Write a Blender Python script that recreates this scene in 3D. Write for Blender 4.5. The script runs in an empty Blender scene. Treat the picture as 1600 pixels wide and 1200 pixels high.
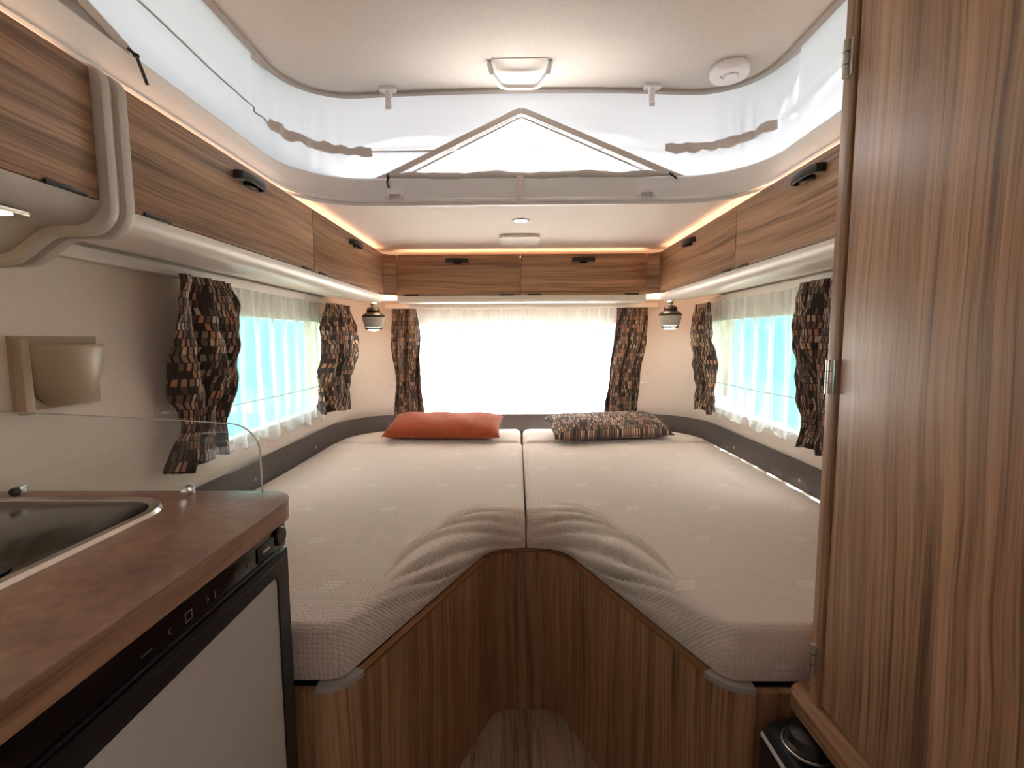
import bpy, bmesh, math, random
from mathutils import Vector, Matrix
random.seed(7)
PI = math.pi
sc = bpy.context.scene
COL = sc.collection

# ------------------------------------------------------------------ camera
F = 750.0
PITCH, YAW, ROLL = math.atan(70 / F), math.atan(8 / F), math.radians(0.3)
fw = Vector((-math.sin(YAW) * math.cos(PITCH), math.cos(YAW) * math.cos(PITCH), -math.sin(PITCH)))
rt = Vector((math.cos(YAW), math.sin(YAW), 0))
up = rt.cross(fw)
rt2 = rt * math.cos(ROLL) - up * math.sin(ROLL)
up2 = rt * math.sin(ROLL) + up * math.cos(ROLL)
cd = bpy.data.cameras.new('camera')
cam = bpy.data.objects.new('camera', cd)
COL.objects.link(cam)
cd.sensor_width = 36.0
cd.lens = 36.0 * F / 1600.0
cd.clip_start = 0.02
M = Matrix((rt2, up2, -fw)).transposed().to_4x4()
M.translation = Vector((-0.025, 0, 1.22))
cam.matrix_world = M
sc.camera = cam

# ------------------------------------------------------------------ world, sun, exposure
wd = bpy.data.worlds.new('sky')
sc.world = wd
wd.use_nodes = True
wnt = wd.node_tree
bg = wnt.nodes['Background']
bg.inputs['Color'].default_value = (1.0, 0.915, 0.905, 1)
bg.inputs['Strength'].default_value = 1.9
sd = bpy.data.lights.new('sun', 'SUN')
sd.energy = 15.0
sd.color = (1.0, 0.93, 0.87)
sd.angle = math.radians(0.8)
sun = bpy.data.objects.new('sun', sd)
COL.objects.link(sun)
SUN_EL, SUN_AZ = math.radians(74), math.radians(24)      # azimuth from +Y towards +X
sdir = Vector((math.sin(SUN_AZ) * math.cos(SUN_EL), math.cos(SUN_AZ) * math.cos(SUN_EL), math.sin(SUN_EL)))
sun.rotation_euler = (-sdir).to_track_quat('-Z', 'Y').to_euler()
sun.location = (3, 8, 9)
vs = sc.view_settings
vs.view_transform = 'Standard'
vs.look = 'None'
vs.gamma = 1.0
vs.use_curve_mapping = False
vs.exposure = 1.90
sc.cycles.max_bounces = 12
sc.cycles.diffuse_bounces = 7
sc.cycles.transparent_max_bounces = 16
sc.cycles.sample_clamp_indirect = 8.0

# ------------------------------------------------------------------ materials
MATS = {}
def newmat(name):
    m = bpy.data.materials.new(name)
    m.use_nodes = True
    MATS[name] = m
    nt = m.node_tree
    return m, nt, nt.nodes['Principled BSDF']
def nd(nt, typ, **kw):
    n = nt.nodes.new(typ)
    for k, v in kw.items():
        if k.startswith('i_'):
            n.inputs[k[2:].replace('_', ' ')].default_value = v
        else:
            setattr(n, k, v)
    return n
def ln(nt, a, ao, b, bi):
    nt.links.new(a.outputs[ao], b.inputs[bi])
def ramp(nt, stops, interp='LINEAR'):
    r = nt.nodes.new('ShaderNodeValToRGB')
    cr = r.color_ramp
    cr.interpolation = interp
    while len(cr.elements) < len(stops):
        cr.elements.new(0.5)
    for e, (p, c) in zip(cr.elements, stops):
        e.position = p
        e.color = (*c, 1)
    return r
def coords(nt, kind, scale):
    tc = nd(nt, 'ShaderNodeTexCoord')
    mp = nd(nt, 'ShaderNodeMapping')
    mp.inputs['Scale'].default_value = scale
    ln(nt, tc, kind, mp, 'Vector')
    return mp
def plain(name, col, rough=0.5, metal=0.0, noise=0.0, nscale=40.0, bump=0.0, bscale=300.0, spec=0.5):
    m, nt, b = newmat(name)
    b.inputs['Base Color'].default_value = (*col, 1)
    b.inputs['Roughness'].default_value = rough
    b.inputs['Metallic'].default_value = metal
    b.inputs['Specular IOR Level'].default_value = spec
    if noise > 0:
        mp = coords(nt, 'Object', (1, 1, 1))
        n = nd(nt, 'ShaderNodeTexNoise', i_Scale=nscale, i_Detail=4.0)
        ln(nt, mp, 'Vector', n, 'Vector')
        lo = tuple(c * (1 - noise) for c in col)
        hi = tuple(min(1, c * (1 + noise)) for c in col)
        r = ramp(nt, [(0.3, lo), (0.7, hi)])
        ln(nt, n, 'Fac', r, 'Fac')
        ln(nt, r, 'Color', b, 'Base Color')
    if bump > 0:
        mp = coords(nt, 'Object', (1, 1, 1))
        n = nd(nt, 'ShaderNodeTexNoise', i_Scale=bscale, i_Detail=2.0)
        ln(nt, mp, 'Vector', n, 'Vector')
        bp = nd(nt, 'ShaderNodeBump', i_Strength=bump, i_Distance=0.001)
        ln(nt, n, 'Fac', bp, 'Height')
        ln(nt, bp, 'Normal', b, 'Normal')
    return m
def emis(name, col, strength, base=(0.8, 0.8, 0.8)):
    m, nt, b = newmat(name)
    b.inputs['Base Color'].default_value = (*base, 1)
    b.inputs['Emission Color'].default_value = (*col, 1)
    b.inputs['Emission Strength'].default_value = strength
    return m
def wood(name, light, mid, dark, rough=0.38, streak=26.0):
    m, nt, b = newmat(name)
    oi = nd(nt, 'ShaderNodeObjectInfo')
    tc = nd(nt, 'ShaderNodeTexCoord')
    off = nd(nt, 'ShaderNodeVectorMath', operation='SCALE')
    cmb = nd(nt, 'ShaderNodeCombineXYZ')
    for k in 'XYZ':
        ln(nt, oi, 'Random', cmb, k)
    ln(nt, cmb, 'Vector', off, 0)
    off.inputs['Scale'].default_value = 17.0
    add = nd(nt, 'ShaderNodeVectorMath', operation='ADD')
    ln(nt, tc, 'UV', add, 0)
    ln(nt, off, 'Vector', add, 1)
    # slow warp so the grain wanders
    mpw = nd(nt, 'ShaderNodeMapping'); mpw.inputs['Scale'].default_value = (1.3, 2.6, 1)
    ln(nt, add, 'Vector', mpw, 'Vector')
    nw = nd(nt, 'ShaderNodeTexNoise', i_Scale=1.0, i_Detail=3.0, i_Roughness=0.45)
    ln(nt, mpw, 'Vector', nw, 'Vector')
    wv = nd(nt, 'ShaderNodeVectorMath', operation='MULTIPLY_ADD')
    wv.inputs[1].default_value = (0.0, 0.075, 0.0)
    ln(nt, nw, 'Color', wv, 0)
    ln(nt, add, 'Vector', wv, 2)
    def layer(su, sv, det, ro=0.6):
        mp = nd(nt, 'ShaderNodeMapping'); mp.inputs['Scale'].default_value = (su, sv, 1)
        ln(nt, wv, 'Vector', mp, 'Vector')
        n = nd(nt, 'ShaderNodeTexNoise', i_Scale=1.0, i_Detail=det, i_Roughness=ro)
        ln(nt, mp, 'Vector', n, 'Vector')
        return n
    n1 = layer(0.9, streak, 4.0, 0.65)
    n2 = layer(2.2, streak * 4.2, 5.0, 0.7)
    n3 = layer(0.6, streak * 0.28, 1.0)
    r1 = ramp(nt, [(0.32, dark), (0.47, mid), (0.66, light)])
    ln(nt, n1, 'Fac', r1, 'Fac')
    r2 = ramp(nt, [(0.37, (0.36, 0.32, 0.30)), (0.50, (0.93, 0.93, 0.93)), (0.70, (1.16, 1.15, 1.14))])
    ln(nt, n2, 'Fac', r2, 'Fac')
    r3 = ramp(nt, [(0.3, (0.86, 0.83, 0.82)), (0.7, (1.12, 1.11, 1.10))])
    ln(nt, n3, 'Fac', r3, 'Fac')
    mx = nd(nt, 'ShaderNodeMix', data_type='RGBA', blend_type='MULTIPLY')
    mx.inputs['Factor'].default_value = 0.75
    ln(nt, r1, 'Color', mx, 'A'); ln(nt, r2, 'Color', mx, 'B')
    mx2 = nd(nt, 'ShaderNodeMix', data_type='RGBA', blend_type='MULTIPLY')
    mx2.inputs['Factor'].default_value = 1.0
    nt.links.new(mx.outputs['Result'], mx2.inputs['A']); ln(nt, r3, 'Color', mx2, 'B')
    nt.links.new(mx2.outputs['Result'], b.inputs['Base Color'])
    b.inputs['Roughness'].default_value = rough
    bp = nd(nt, 'ShaderNodeBump', i_Strength=0.12, i_Distance=0.0006)
    ln(nt, n2, 'Fac', bp, 'Height'); ln(nt, bp, 'Normal', b, 'Normal')
    return m
def thin_glass(name, tint=(1, 1, 1), ior=1.45):
    m, nt, b = newmat(name)
    nt.nodes.remove(b)
    tr = nd(nt, 'ShaderNodeBsdfTransparent'); tr.inputs['Color'].default_value = (*tint, 1)
    gl = nd(nt, 'ShaderNodeBsdfGlossy'); gl.inputs['Roughness'].default_value = 0.02
    lw = nd(nt, 'ShaderNodeLayerWeight'); lw.inputs['Blend'].default_value = 0.5
    pw = nd(nt, 'ShaderNodeMath', operation='POWER'); pw.inputs[1].default_value = 5.0
    ln(nt, lw, 'Facing', pw, 0)
    r0 = ((ior - 1) / (ior + 1)) ** 2
    fr = nd(nt, 'ShaderNodeMath', operation='MULTIPLY_ADD'); fr.inputs[1].default_value = 1 - r0; fr.inputs[2].default_value = r0
    ln(nt, pw, 'Value', fr, 0)
    mx = nd(nt, 'ShaderNodeMixShader')
    ln(nt, fr, 'Value', mx, 'Fac'); ln(nt, tr, 'BSDF', mx, 1); ln(nt, gl, 'BSDF', mx, 2)
    nt.links.new(mx.outputs['Shader'], nt.nodes['Material Output'].inputs['Surface'])
    return m
def cloth_thin(name, col, transparent, translucent, weave=900.0):
    """see-through white cloth: open weave + light passing through the threads"""
    m, nt, b = newmat(name)
    nt.nodes.remove(b)
    di = nd(nt, 'ShaderNodeBsdfDiffuse'); di.inputs['Color'].default_value = (*col, 1)
    tl = nd(nt, 'ShaderNodeBsdfTranslucent'); tl.inputs['Color'].default_value = (*col, 1)
    a = nd(nt, 'ShaderNodeMixShader'); a.inputs['Fac'].default_value = translucent
    ln(nt, di, 'BSDF', a, 1); ln(nt, tl, 'BSDF', a, 2)
    out = a
    if transparent > 0:
        tr = nd(nt, 'ShaderNodeBsdfTransparent'); tr.inputs['Color'].default_value = (0.97, 0.98, 0.98, 1)
        c = nd(nt, 'ShaderNodeMixShader')
        lw = nd(nt, 'ShaderNodeLayerWeight'); lw.inputs['Blend'].default_value = 0.5     # threads close up where the cloth turns edge-on
        ma = nd(nt, 'ShaderNodeMath', operation='MULTIPLY_ADD'); ma.inputs[1].default_value = -transparent * 0.95; ma.inputs[2].default_value = transparent
        ln(nt, lw, 'Facing', ma, 0); ln(nt, ma, 'Value', c, 'Fac')
        ln(nt, a, 'Shader', c, 1); ln(nt, tr, 'BSDF', c, 2)
        out = c
    mp = coords(nt, 'UV', (1, 1, 1))
    n = nd(nt, 'ShaderNodeTexNoise', i_Scale=weave, i_Detail=1.0)
    ln(nt, mp, 'Vector', n, 'Vector')
    bp = nd(nt, 'ShaderNodeBump', i_Strength=0.15, i_Distance=0.001)
    ln(nt, n, 'Fac', bp, 'Height')
    ln(nt, bp, 'Normal', di, 'Normal'); ln(nt, bp, 'Normal', tl, 'Normal')
    nt.links.new(out.outputs['Shader'], nt.nodes['Material Output'].inputs['Surface'])
    return m
def pattern_cloth(name, cw=0.0135, ch=0.0225):
    """staggered slanted little blocks in black, taupe, salmon and sand"""
    m, nt, b = newmat(name)
    tc = nd(nt, 'ShaderNodeTexCoord')
    sp = nd(nt, 'ShaderNodeSeparateXYZ'); ln(nt, tc, 'UV', sp, 'Vector')
    def math_(op, a, bb=None, use=None):
        n = nd(nt, 'ShaderNodeMath', operation=op)
        for i, x in enumerate((a, bb)):
            if x is None: continue
            if isinstance(x, (int, float)): n.inputs[i].default_value = x
            else: nt.links.new(x, n.inputs[i])
        return n.outputs[0]
    v = math_('DIVIDE', sp.outputs['Y'], ch)
    row = math_('FLOOR', v)
    fv = math_('FRACT', v)
    par = math_('MODULO', row, 2.0)
    slant = math_('MULTIPLY', math_('MULTIPLY', math_('SUBTRACT', par, 0.5), 0.42), fv)
    u = math_('ADD', math_('DIVIDE', sp.outputs['X'], cw), math_('ADD', math_('MULTIPLY', row, 0.37), slant))
    col = math_('FLOOR', u)
    fu = math_('FRACT', u)
    cb = nd(nt, 'ShaderNodeCombineXYZ')
    nt.links.new(col, cb.inputs['X']); nt.links.new(row, cb.inputs['Y'])
    wn = nd(nt, 'ShaderNodeTexWhiteNoise', noise_dimensions='2D')
    ln(nt, cb, 'Vector', wn, 'Vector')
    r = ramp(nt, [(0.0, (0.045, 0.030, 0.025)), (0.22, (0.16, 0.105, 0.08)), (0.42, (0.30, 0.205, 0.16)),
                  (0.60, (0.47, 0.22, 0.13)), (0.78, (0.10, 0.064, 0.05)), (0.87, (0.56, 0.41, 0.29))], 'CONSTANT')
    ln(nt, wn, 'Value', r, 'Fac')
    edge = math_('MAXIMUM', math_('LESS_THAN', fu, 0.36), math_('LESS_THAN', fv, 0.08))
    mx = nd(nt, 'ShaderNodeMix', data_type='RGBA')
    nt.links.new(edge, mx.inputs['Factor'])
    ln(nt, r, 'Color', mx, 'A')
    mx.inputs['B'].default_value = (0.028, 0.020, 0.018, 1)
    nt.links.new(mx.outputs['Result'], b.inputs['Base Color'])
    b.inputs['Roughness'].default_value = 0.85
    b.inputs['Sheen Weight'].default_value = 0.15
    return m
def mattress_mat():
    m, nt, b = newmat('mattress_cover')
    tc = nd(nt, 'ShaderNodeTexCoord')
    def math_(op, a, bb=None):
        n = nd(nt, 'ShaderNodeMath', operation=op)
        for i, x in enumerate((a, bb)):
            if x is None: continue
            if isinstance(x, (int, float)): n.inputs[i].default_value = x
            else: nt.links.new(x, n.inputs[i])
        return n.outputs[0]
    sp = nd(nt, 'ShaderNodeSeparateXYZ'); ln(nt, tc, 'UV', sp, 'Vector')
    X, Y = sp.outputs['X'], sp.outputs['Y']
    v = math_('DIVIDE', Y, 0.25)
    row = math_('FLOOR', v)
    u = math_('ADD', math_('DIVIDE', X, 0.27), math_('MULTIPLY', math_('MODULO', row, 2.0), 0.5))
    fu = math_('MULTIPLY', math_('FRACT', u), 0.27)
    fv = math_('MULTIPLY', math_('FRACT', v), 0.25)
    sk = math_('SUBTRACT', fu, math_('MULTIPLY', fv, 0.35))
    inu = math_('MULTIPLY', math_('GREATER_THAN', sk, 0.05), math_('LESS_THAN', sk, 0.090))
    inv = math_('MULTIPLY', math_('GREATER_THAN', fv, 0.03), math_('LESS_THAN', fv, 0.072))
    bars = math_('LESS_THAN', math_('FRACT', math_('DIVIDE', math_('SUBTRACT', fv, 0.03), 0.014)), 0.72)
    mask = math_('MULTIPLY', math_('MULTIPLY', inu, inv), bars)
    mx = nd(nt, 'ShaderNodeMix', data_type='RGBA')
    nt.links.new(mask, mx.inputs['Factor'])
    mx.inputs['A'].default_value = (0.665, 0.575, 0.52, 1)
    mx.inputs['B'].default_value = (0.735, 0.665, 0.615, 1)
    nt.links.new(mx.outputs['Result'], b.inputs['Base Color'])
    b.inputs['Roughness'].default_value = 0.9
    b.inputs['Sheen Weight'].default_value = 0.1
    vo = nd(nt, 'ShaderNodeTexVoronoi', i_Scale=105.0, feature='F1')
    vo.inputs['Randomness'].default_value = 0.35
    ln(nt, tc, 'UV', vo, 'Vector')
    bp = nd(nt, 'ShaderNodeBump', i_Strength=0.8, i_Distance=0.003)
    bp.invert = True
    ln(nt, vo, 'Distance', bp, 'Height'); ln(nt, bp, 'Normal', b, 'Normal')
    return m
def corduroy(name, col, freq=170.0):
    m, nt, b = newmat(name)
    tc = nd(nt, 'ShaderNodeTexCoord')
    wv = nd(nt, 'ShaderNodeTexWave', wave_type='BANDS', bands_direction='X', i_Scale=30.0, i_Distortion=0.6)
    wv.inputs['Detail'].default_value = 1.0
    ln(nt, tc, 'UV', wv, 'Vector')
    r = ramp(nt, [(0.1, tuple(c * 0.62 for c in col)), (0.7, col)])
    ln(nt, wv, 'Fac', r, 'Fac'); ln(nt, r, 'Color', b, 'Base Color')
    bp = nd(nt, 'ShaderNodeBump', i_Strength=0.5, i_Distance=0.002)
    ln(nt, wv, 'Fac', bp, 'Height'); ln(nt, bp, 'Normal', b, 'Normal')
    b.inputs['Roughness'].default_value = 0.9
    b.inputs['Sheen Weight'].default_value = 0.2
    return m

plain('wall', (0.80, 0.69, 0.62), 0.75, noise=0.02, nscale=60, bump=0.15, bscale=500)
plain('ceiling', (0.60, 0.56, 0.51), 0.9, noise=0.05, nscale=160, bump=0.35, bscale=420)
plain('lower_ceiling', (0.84, 0.745, 0.695), 0.85, bump=0.2, bscale=420)
plain('white_plastic', (0.78, 0.70, 0.645), 0.38)
plain('bright_plastic', (0.82, 0.82, 0.83), 0.35)
plain('rib_plastic', (0.58, 0.52, 0.47), 0.5)
plain('cream_plastic', (0.42, 0.32, 0.215), 0.4)
plain('grey_plastic', (0.35, 0.34, 0.33), 0.5)
plain('black_plastic', (0.016, 0.014, 0.015), 0.32)
plain('black_gloss', (0.008, 0.007, 0.009), 0.12)
plain('black_trim', (0.012, 0.011, 0.012), 0.45)
plain('print_grey', (0.26, 0.25, 0.26), 0.4)
plain('steel', (0.68, 0.65, 0.61), 0.28, metal=1.0)
plain('chrome', (0.8, 0.8, 0.8), 0.12, metal=1.0)
plain('rubber_dark', (0.05, 0.035, 0.03), 0.5)
plain('band_felt', (0.115, 0.098, 0.094), 0.95, noise=0.25, nscale=350, bump=0.4, bscale=700)
plain('tape_grey', (0.42, 0.385, 0.35), 0.9)
plain('flap_grey', (0.33, 0.31, 0.295), 0.9)
plain('fridge_panel', (0.47, 0.425, 0.39), 0.55, bump=0.08, bscale=900)
plain('fridge_inner', (0.05, 0.05, 0.05), 0.7)
plain('lamp_knit', (0.45, 0.42, 0.39), 0.9, noise=0.25, nscale=400, bump=0.6, bscale=600)
plain('floor_base', (0.25, 0.19, 0.15), 0.7)
plain('shadow_gap', (0.02, 0.014, 0.012), 0.8)
plain('gravel', (0.78, 0.76, 0.73), 0.95, noise=0.2, nscale=9)
plain('caravan_white', (0.55, 0.58, 0.58), 0.4)
plain('caravan_cyan_cast', (0.03, 0.23, 0.27), 0.7, spec=0.2)  # cyan cast of the daylight put into the body colour
plain('van_window', (0.02, 0.20, 0.25), 0.9, spec=0.1)  # same cyan daylight cast put into the window colour
plain('hedge', (0.11, 0.115, 0.06), 0.9, noise=0.5, nscale=6)
plain('lawn', (0.13, 0.13, 0.06), 0.95, noise=0.4, nscale=5)
plain('bounce_cut_skin', (0.40, 0.40, 0.40), 0.6)
plain('tyre', (0.02, 0.02, 0.02), 0.8)
emis('led_warm', (1.0, 0.56, 0.32), 3.4)
emis('led_corner', (1.0, 0.62, 0.34), 3.2)
emis('bulb', (1.0, 0.86, 0.66), 12.0)
emis('hood_lamp', (1.0, 0.72, 0.36), 3.0)
wood('cabinet_wood', (0.50, 0.295, 0.175), (0.385, 0.212, 0.120), (0.185, 0.095, 0.055), 0.36, 40)
wood('wood_edge', (0.34, 0.16, 0.07), (0.27, 0.12, 0.05), (0.18, 0.08, 0.035), 0.3, 40)
wood('floor_plank', (0.56, 0.43, 0.335), (0.50, 0.38, 0.29), (0.40, 0.295, 0.22), 0.5, 18)
wood('counter_edge', (0.34, 0.19, 0.115), (0.29, 0.155, 0.09), (0.23, 0.12, 0.07), 0.4, 12)
thin_glass('pane_acrylic', (0.97, 0.99, 0.99))
thin_glass('splash_glass', (0.95, 0.97, 0.965), 1.5)
plain('glass_edge', (0.50, 0.54, 0.50), 0.2)
cloth_thin('sheer', (0.88, 0.90, 0.90), 0.70, 0.42, 700)
cloth_thin('tent_cloth', (0.70, 0.76, 0.83), 0.0, 0.105, 450)
cloth_thin('tape_cloth', (0.66, 0.61, 0.57), 0.0, 0.12, 450)
cloth_thin('flap_cloth', (0.52, 0.485, 0.46), 0.0, 0.12, 450)
pattern_cloth('pattern_cloth')
pattern_cloth('pattern_cloth_small', 0.0135, 0.024)
mattress_mat()
corduroy('rust_corduroy', (0.42, 0.075, 0.018))
def counter_mat():
    m, nt, b = newmat('counter')
    mp = coords(nt, 'Object', (1, 1, 1))
    n1 = nd(nt, 'ShaderNodeTexNoise', i_Scale=9.0, i_Detail=8.0, i_Roughness=0.7)
    n2 = nd(nt, 'ShaderNodeTexNoise', i_Scale=55.0, i_Detail=6.0, i_Roughness=0.7)
    ln(nt, mp, 'Vector', n1, 'Vector'); ln(nt, mp, 'Vector', n2, 'Vector')
    r1 = ramp(nt, [(0.33, (0.19, 0.102, 0.074)), (0.5, (0.285, 0.160, 0.115)), (0.68, (0.37, 0.22, 0.16))])
    ln(nt, n1, 'Fac', r1, 'Fac')
    r2 = ramp(nt, [(0.35, (0.74, 0.74, 0.76)), (0.65, (1.15, 1.13, 1.1))])
    ln(nt, n2, 'Fac', r2, 'Fac')
    mx = nd(nt, 'ShaderNodeMix', data_type='RGBA', blend_type='MULTIPLY'); mx.inputs['Factor'].default_value = 0.8
    ln(nt, r1, 'Color', mx, 'A'); ln(nt, r2, 'Color', mx, 'B')
    nt.links.new(mx.outputs['Result'], b.inputs['Base Color'])
    b.inputs['Roughness'].default_value = 0.36
    bp = nd(nt, 'ShaderNodeBump', i_Strength=0.15, i_Distance=0.001)
    ln(nt, n2, 'Fac', bp, 'Height'); ln(nt, bp, 'Normal', b, 'Normal')
counter_mat()

# ------------------------------------------------------------------ helpers
def wloc(o):
    v = Vector((0, 0, 0))
    while o is not None:
        v += o.location
        o = o.parent
    return v
def thing(name, label, cat, loc, group=None):
    o = bpy.data.objects.new(name, None)
    o.empty_display_size = 0.05
    COL.objects.link(o)
    o.location = loc
    tag(o, label, cat, group)
    return o
def tag(o, label=None, cat=None, group=None, kind=None):
    if label: o['label'] = label
    if cat: o['category'] = cat
    if group: o['group'] = group
    if kind: o['kind'] = kind
    return o
def fin(name, verts, faces, mat, parent=None, smooth=True, uv=None, grain='z', bevel=0.0, seg=2, angle=35, kind=None):
    """verts in world space -> one mesh object with its origin in its middle. uv: list per vertex, else box projection"""
    bm = bmesh.new()
    bv = [bm.verts.new(v) for v in verts]
    uvd = None
    if uv is not None:
        uvl = bm.loops.layers.uv.new('UVMap')
    for f in faces:
        try:
            fc = bm.faces.new([bv[i] for i in f])
        except ValueError:
            continue
        if uv is not None:
            for lp, i in zip(fc.loops, f):
                lp[uvl].uv = uv[i]
    if uv is None or bevel > 0:
        bmesh.ops.recalc_face_normals(bm, faces=bm.faces[:])
    if bevel > 0:
        ed = [e for e in bm.edges if len(e.link_faces) == 2 and e.calc_face_angle(0) > math.radians(30)]
        bmesh.ops.bevel(bm, geom=ed, offset=bevel, segments=seg, profile=0.6, affect='EDGES', clamp_overlap=True)
    if uv is None:
        uvl = bm.loops.layers.uv.new('UVMap')
        g = 'xyz'.index(grain)
        for fc in bm.faces:
            n = fc.normal
            ax = max(range(3), key=lambda k: abs(n[k]))
            rest = [k for k in range(3) if k != ax]
            if g in rest:
                ua = g; va = [k for k in rest if k != g][0]
            else:
                ua, va = rest
            for lp in fc.loops:
                co = lp.vert.co
                lp[uvl].uv = (co[ua], co[va])
    lo = Vector((min(v.co[k] for v in bm.verts) for k in range(3)))
    hi = Vector((max(v.co[k] for v in bm.verts) for k in range(3)))
    c = (lo + hi) / 2
    for v in bm.verts:
        v.co -= c
    me = bpy.data.meshes.new(name)
    bm.to_mesh(me)
    bm.free()
    me.materials.append(MATS[mat])
    if smooth:
        me.polygons.foreach_set('use_smooth', [True] * len(me.polygons))
        me.set_sharp_from_angle(angle=math.radians(angle))
    o = bpy.data.objects.new(name, me)
    COL.objects.link(o)
    o.parent = parent
    o.location = c - (wloc(parent) if parent else Vector((0, 0, 0)))
    if kind: o['kind'] = kind
    return o
BF = [(0, 3, 2, 1), (4, 5, 6, 7), (0, 1, 5, 4), (1, 2, 6, 5), (2, 3, 7, 6), (3, 0, 4, 7)]
def bverts(lo, hi):
    (a, b, c), (d, e, f) = lo, hi
    return [(a, b, c), (d, b, c), (d, e, c), (a, e, c), (a, b, f), (d, b, f), (d, e, f), (a, e, f)]
def box(name, lo, hi, mat, parent=None, bevel=0.002, grain='z', seg=2, kind=None):
    lo2 = tuple(min(a, b) for a, b in zip(lo, hi)); hi2 = tuple(max(a, b) for a, b in zip(lo, hi))
    return fin(name, bverts(lo2, hi2), BF, mat, parent, True, None, grain, bevel, seg, kind=kind)
def boxes(name, lst, mat, parent=None, bevel=0.0, grain='z', kind=None):
    V, Fc = [], []
    for lo, hi in lst:
        lo2 = tuple(min(a, b) for a, b in zip(lo, hi)); hi2 = tuple(max(a, b) for a, b in zip(lo, hi))
        k = len(V); V += bverts(lo2, hi2); Fc += [tuple(i + k for i in f) for f in BF]
    return fin(name, V, Fc, mat, parent, True, None, grain, bevel, kind=kind)
def prism(name, poly, axis, a, b, mat, parent=None, bevel=0.0, grain='z', angle=35, kind=None):
    """poly: 2-D points; axis 'x': (y,z), 'y': (x,z), 'z': (x,y)"""
    def p3(p, t):
        return {'x': (t, p[0], p[1]), 'y': (p[0], t, p[1]), 'z': (p[0], p[1], t)}[axis]
    n = len(poly)
    V = [p3(p, a) for p in poly] + [p3(p, b) for p in poly]
    Fc = [tuple(range(n))[::-1], tuple(range(n, 2 * n))]
    Fc += [(i, (i + 1) % n, n + (i + 1) % n, n + i) for i in range(n)]
    return fin(name, V, Fc, mat, parent, True, None, grain, bevel, angle=angle, kind=kind)
def sweep(name, prof, path, mat, parent=None, closed=False, capped=True, upv=(0, 0, 1), scale=None, kind=None, angle=40, prof_closed=True):
    """prof: (a,b) points, a along the side (tangent x up), b along up"""
    upv = Vector(upv)
    P = [Vector(p) for p in path]
    n = len(P); k = len(prof)
    V, UV = [], []
    L = 0.0
    for i in range(n):
        if closed:
            t0 = (P[i] - P[i - 1]).normalized(); t1 = (P[(i + 1) % n] - P[i]).normalized()
        else:
            t0 = (P[i] - P[max(i - 1, 0)]); t1 = (P[min(i + 1, n - 1)] - P[i])
            t0 = t0.normalized() if t0.length > 1e-9 else t1.normalized()
            t1 = t1.normalized() if t1.length > 1e-9 else t0
        t = (t0 + t1).normalized()
        s = t.cross(upv).normalized()
        u = s.cross(t).normalized()
        miter = 1.0 / max(0.5, math.sqrt(max(0.0, (1 + t0.dot(t1)) / 2)))
        if i: L += (P[i] - P[i - 1]).length
        sc_ = scale(i / (n - 1)) if scale else (1, 1)
        acc = 0.0
        for j, (a, b) in enumerate(prof):
            if j: acc += math.hypot(a - prof[j - 1][0], b - prof[j - 1][1])
            V.append(P[i] + s * a * miter * sc_[0] + u * b * sc_[1])
            UV.append((L, acc))
    Fc = []
    for i in range(n if closed else n - 1):
        i2 = (i + 1) % n
        for j in range(k if prof_closed else k - 1):
            j2 = (j + 1) % k
            Fc.append((i * k + j, i2 * k + j, i2 * k + j2, i * k + j2))
    if not closed and capped and prof_closed:
        Fc.append(tuple(range(k))); Fc.append(tuple((n - 1) * k + j for j in range(k))[::-1])
    o = fin(name, V, Fc, mat, parent, True, UV, angle=angle, kind=kind)
    bm = bmesh.new(); bm.from_mesh(o.data); bmesh.ops.recalc_face_normals(bm, faces=bm.faces[:]); bm.to_mesh(o.data); bm.free()
    return o
def circ(r, n=10, sy=1.0):
    return [(r * math.cos(2 * PI * i / n), r * sy * math.sin(2 * PI * i / n)) for i in range(n)]
def rrect2(w, h, r, n=4):
    pts = []
    for cx, cy, a0 in ((w / 2 - r, h / 2 - r, 0), (-w / 2 + r, h / 2 - r, 90), (-w / 2 + r, -h / 2 + r, 180), (w / 2 - r, -h / 2 + r, 270)):
        for i in range(n + 1):
            a = math.radians(a0 + 90 * i / n)
            pts.append((cx + r * math.cos(a), cy + r * math.sin(a)))
    return pts
def rr(x0, x1, y0, y1, r, n=8):
    return [(p[0] + (x0 + x1) / 2, p[1] + (y0 + y1) / 2) for p in rrect2(x1 - x0, y1 - y0, r, n)]
def resample(path, step, closed=False):
    P = [Vector(p) for p in path]
    if closed: P.append(P[0].copy())
    out = []
    for a, b in zip(P, P[1:]):
        m = max(1, int(math.ceil((b - a).length / step)))
        for i in range(m): out.append(a.lerp(b, i / m))
    if not closed: out.append(P[-1])
    return out
def tube(name, pts, r, mat, parent=None, n=8, upv=(0, 0, 1), closed=False, sy=1.0, kind=None):
    return sweep(name, circ(r, n, sy), pts, mat, parent, closed=closed, upv=upv, kind=kind)
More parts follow.
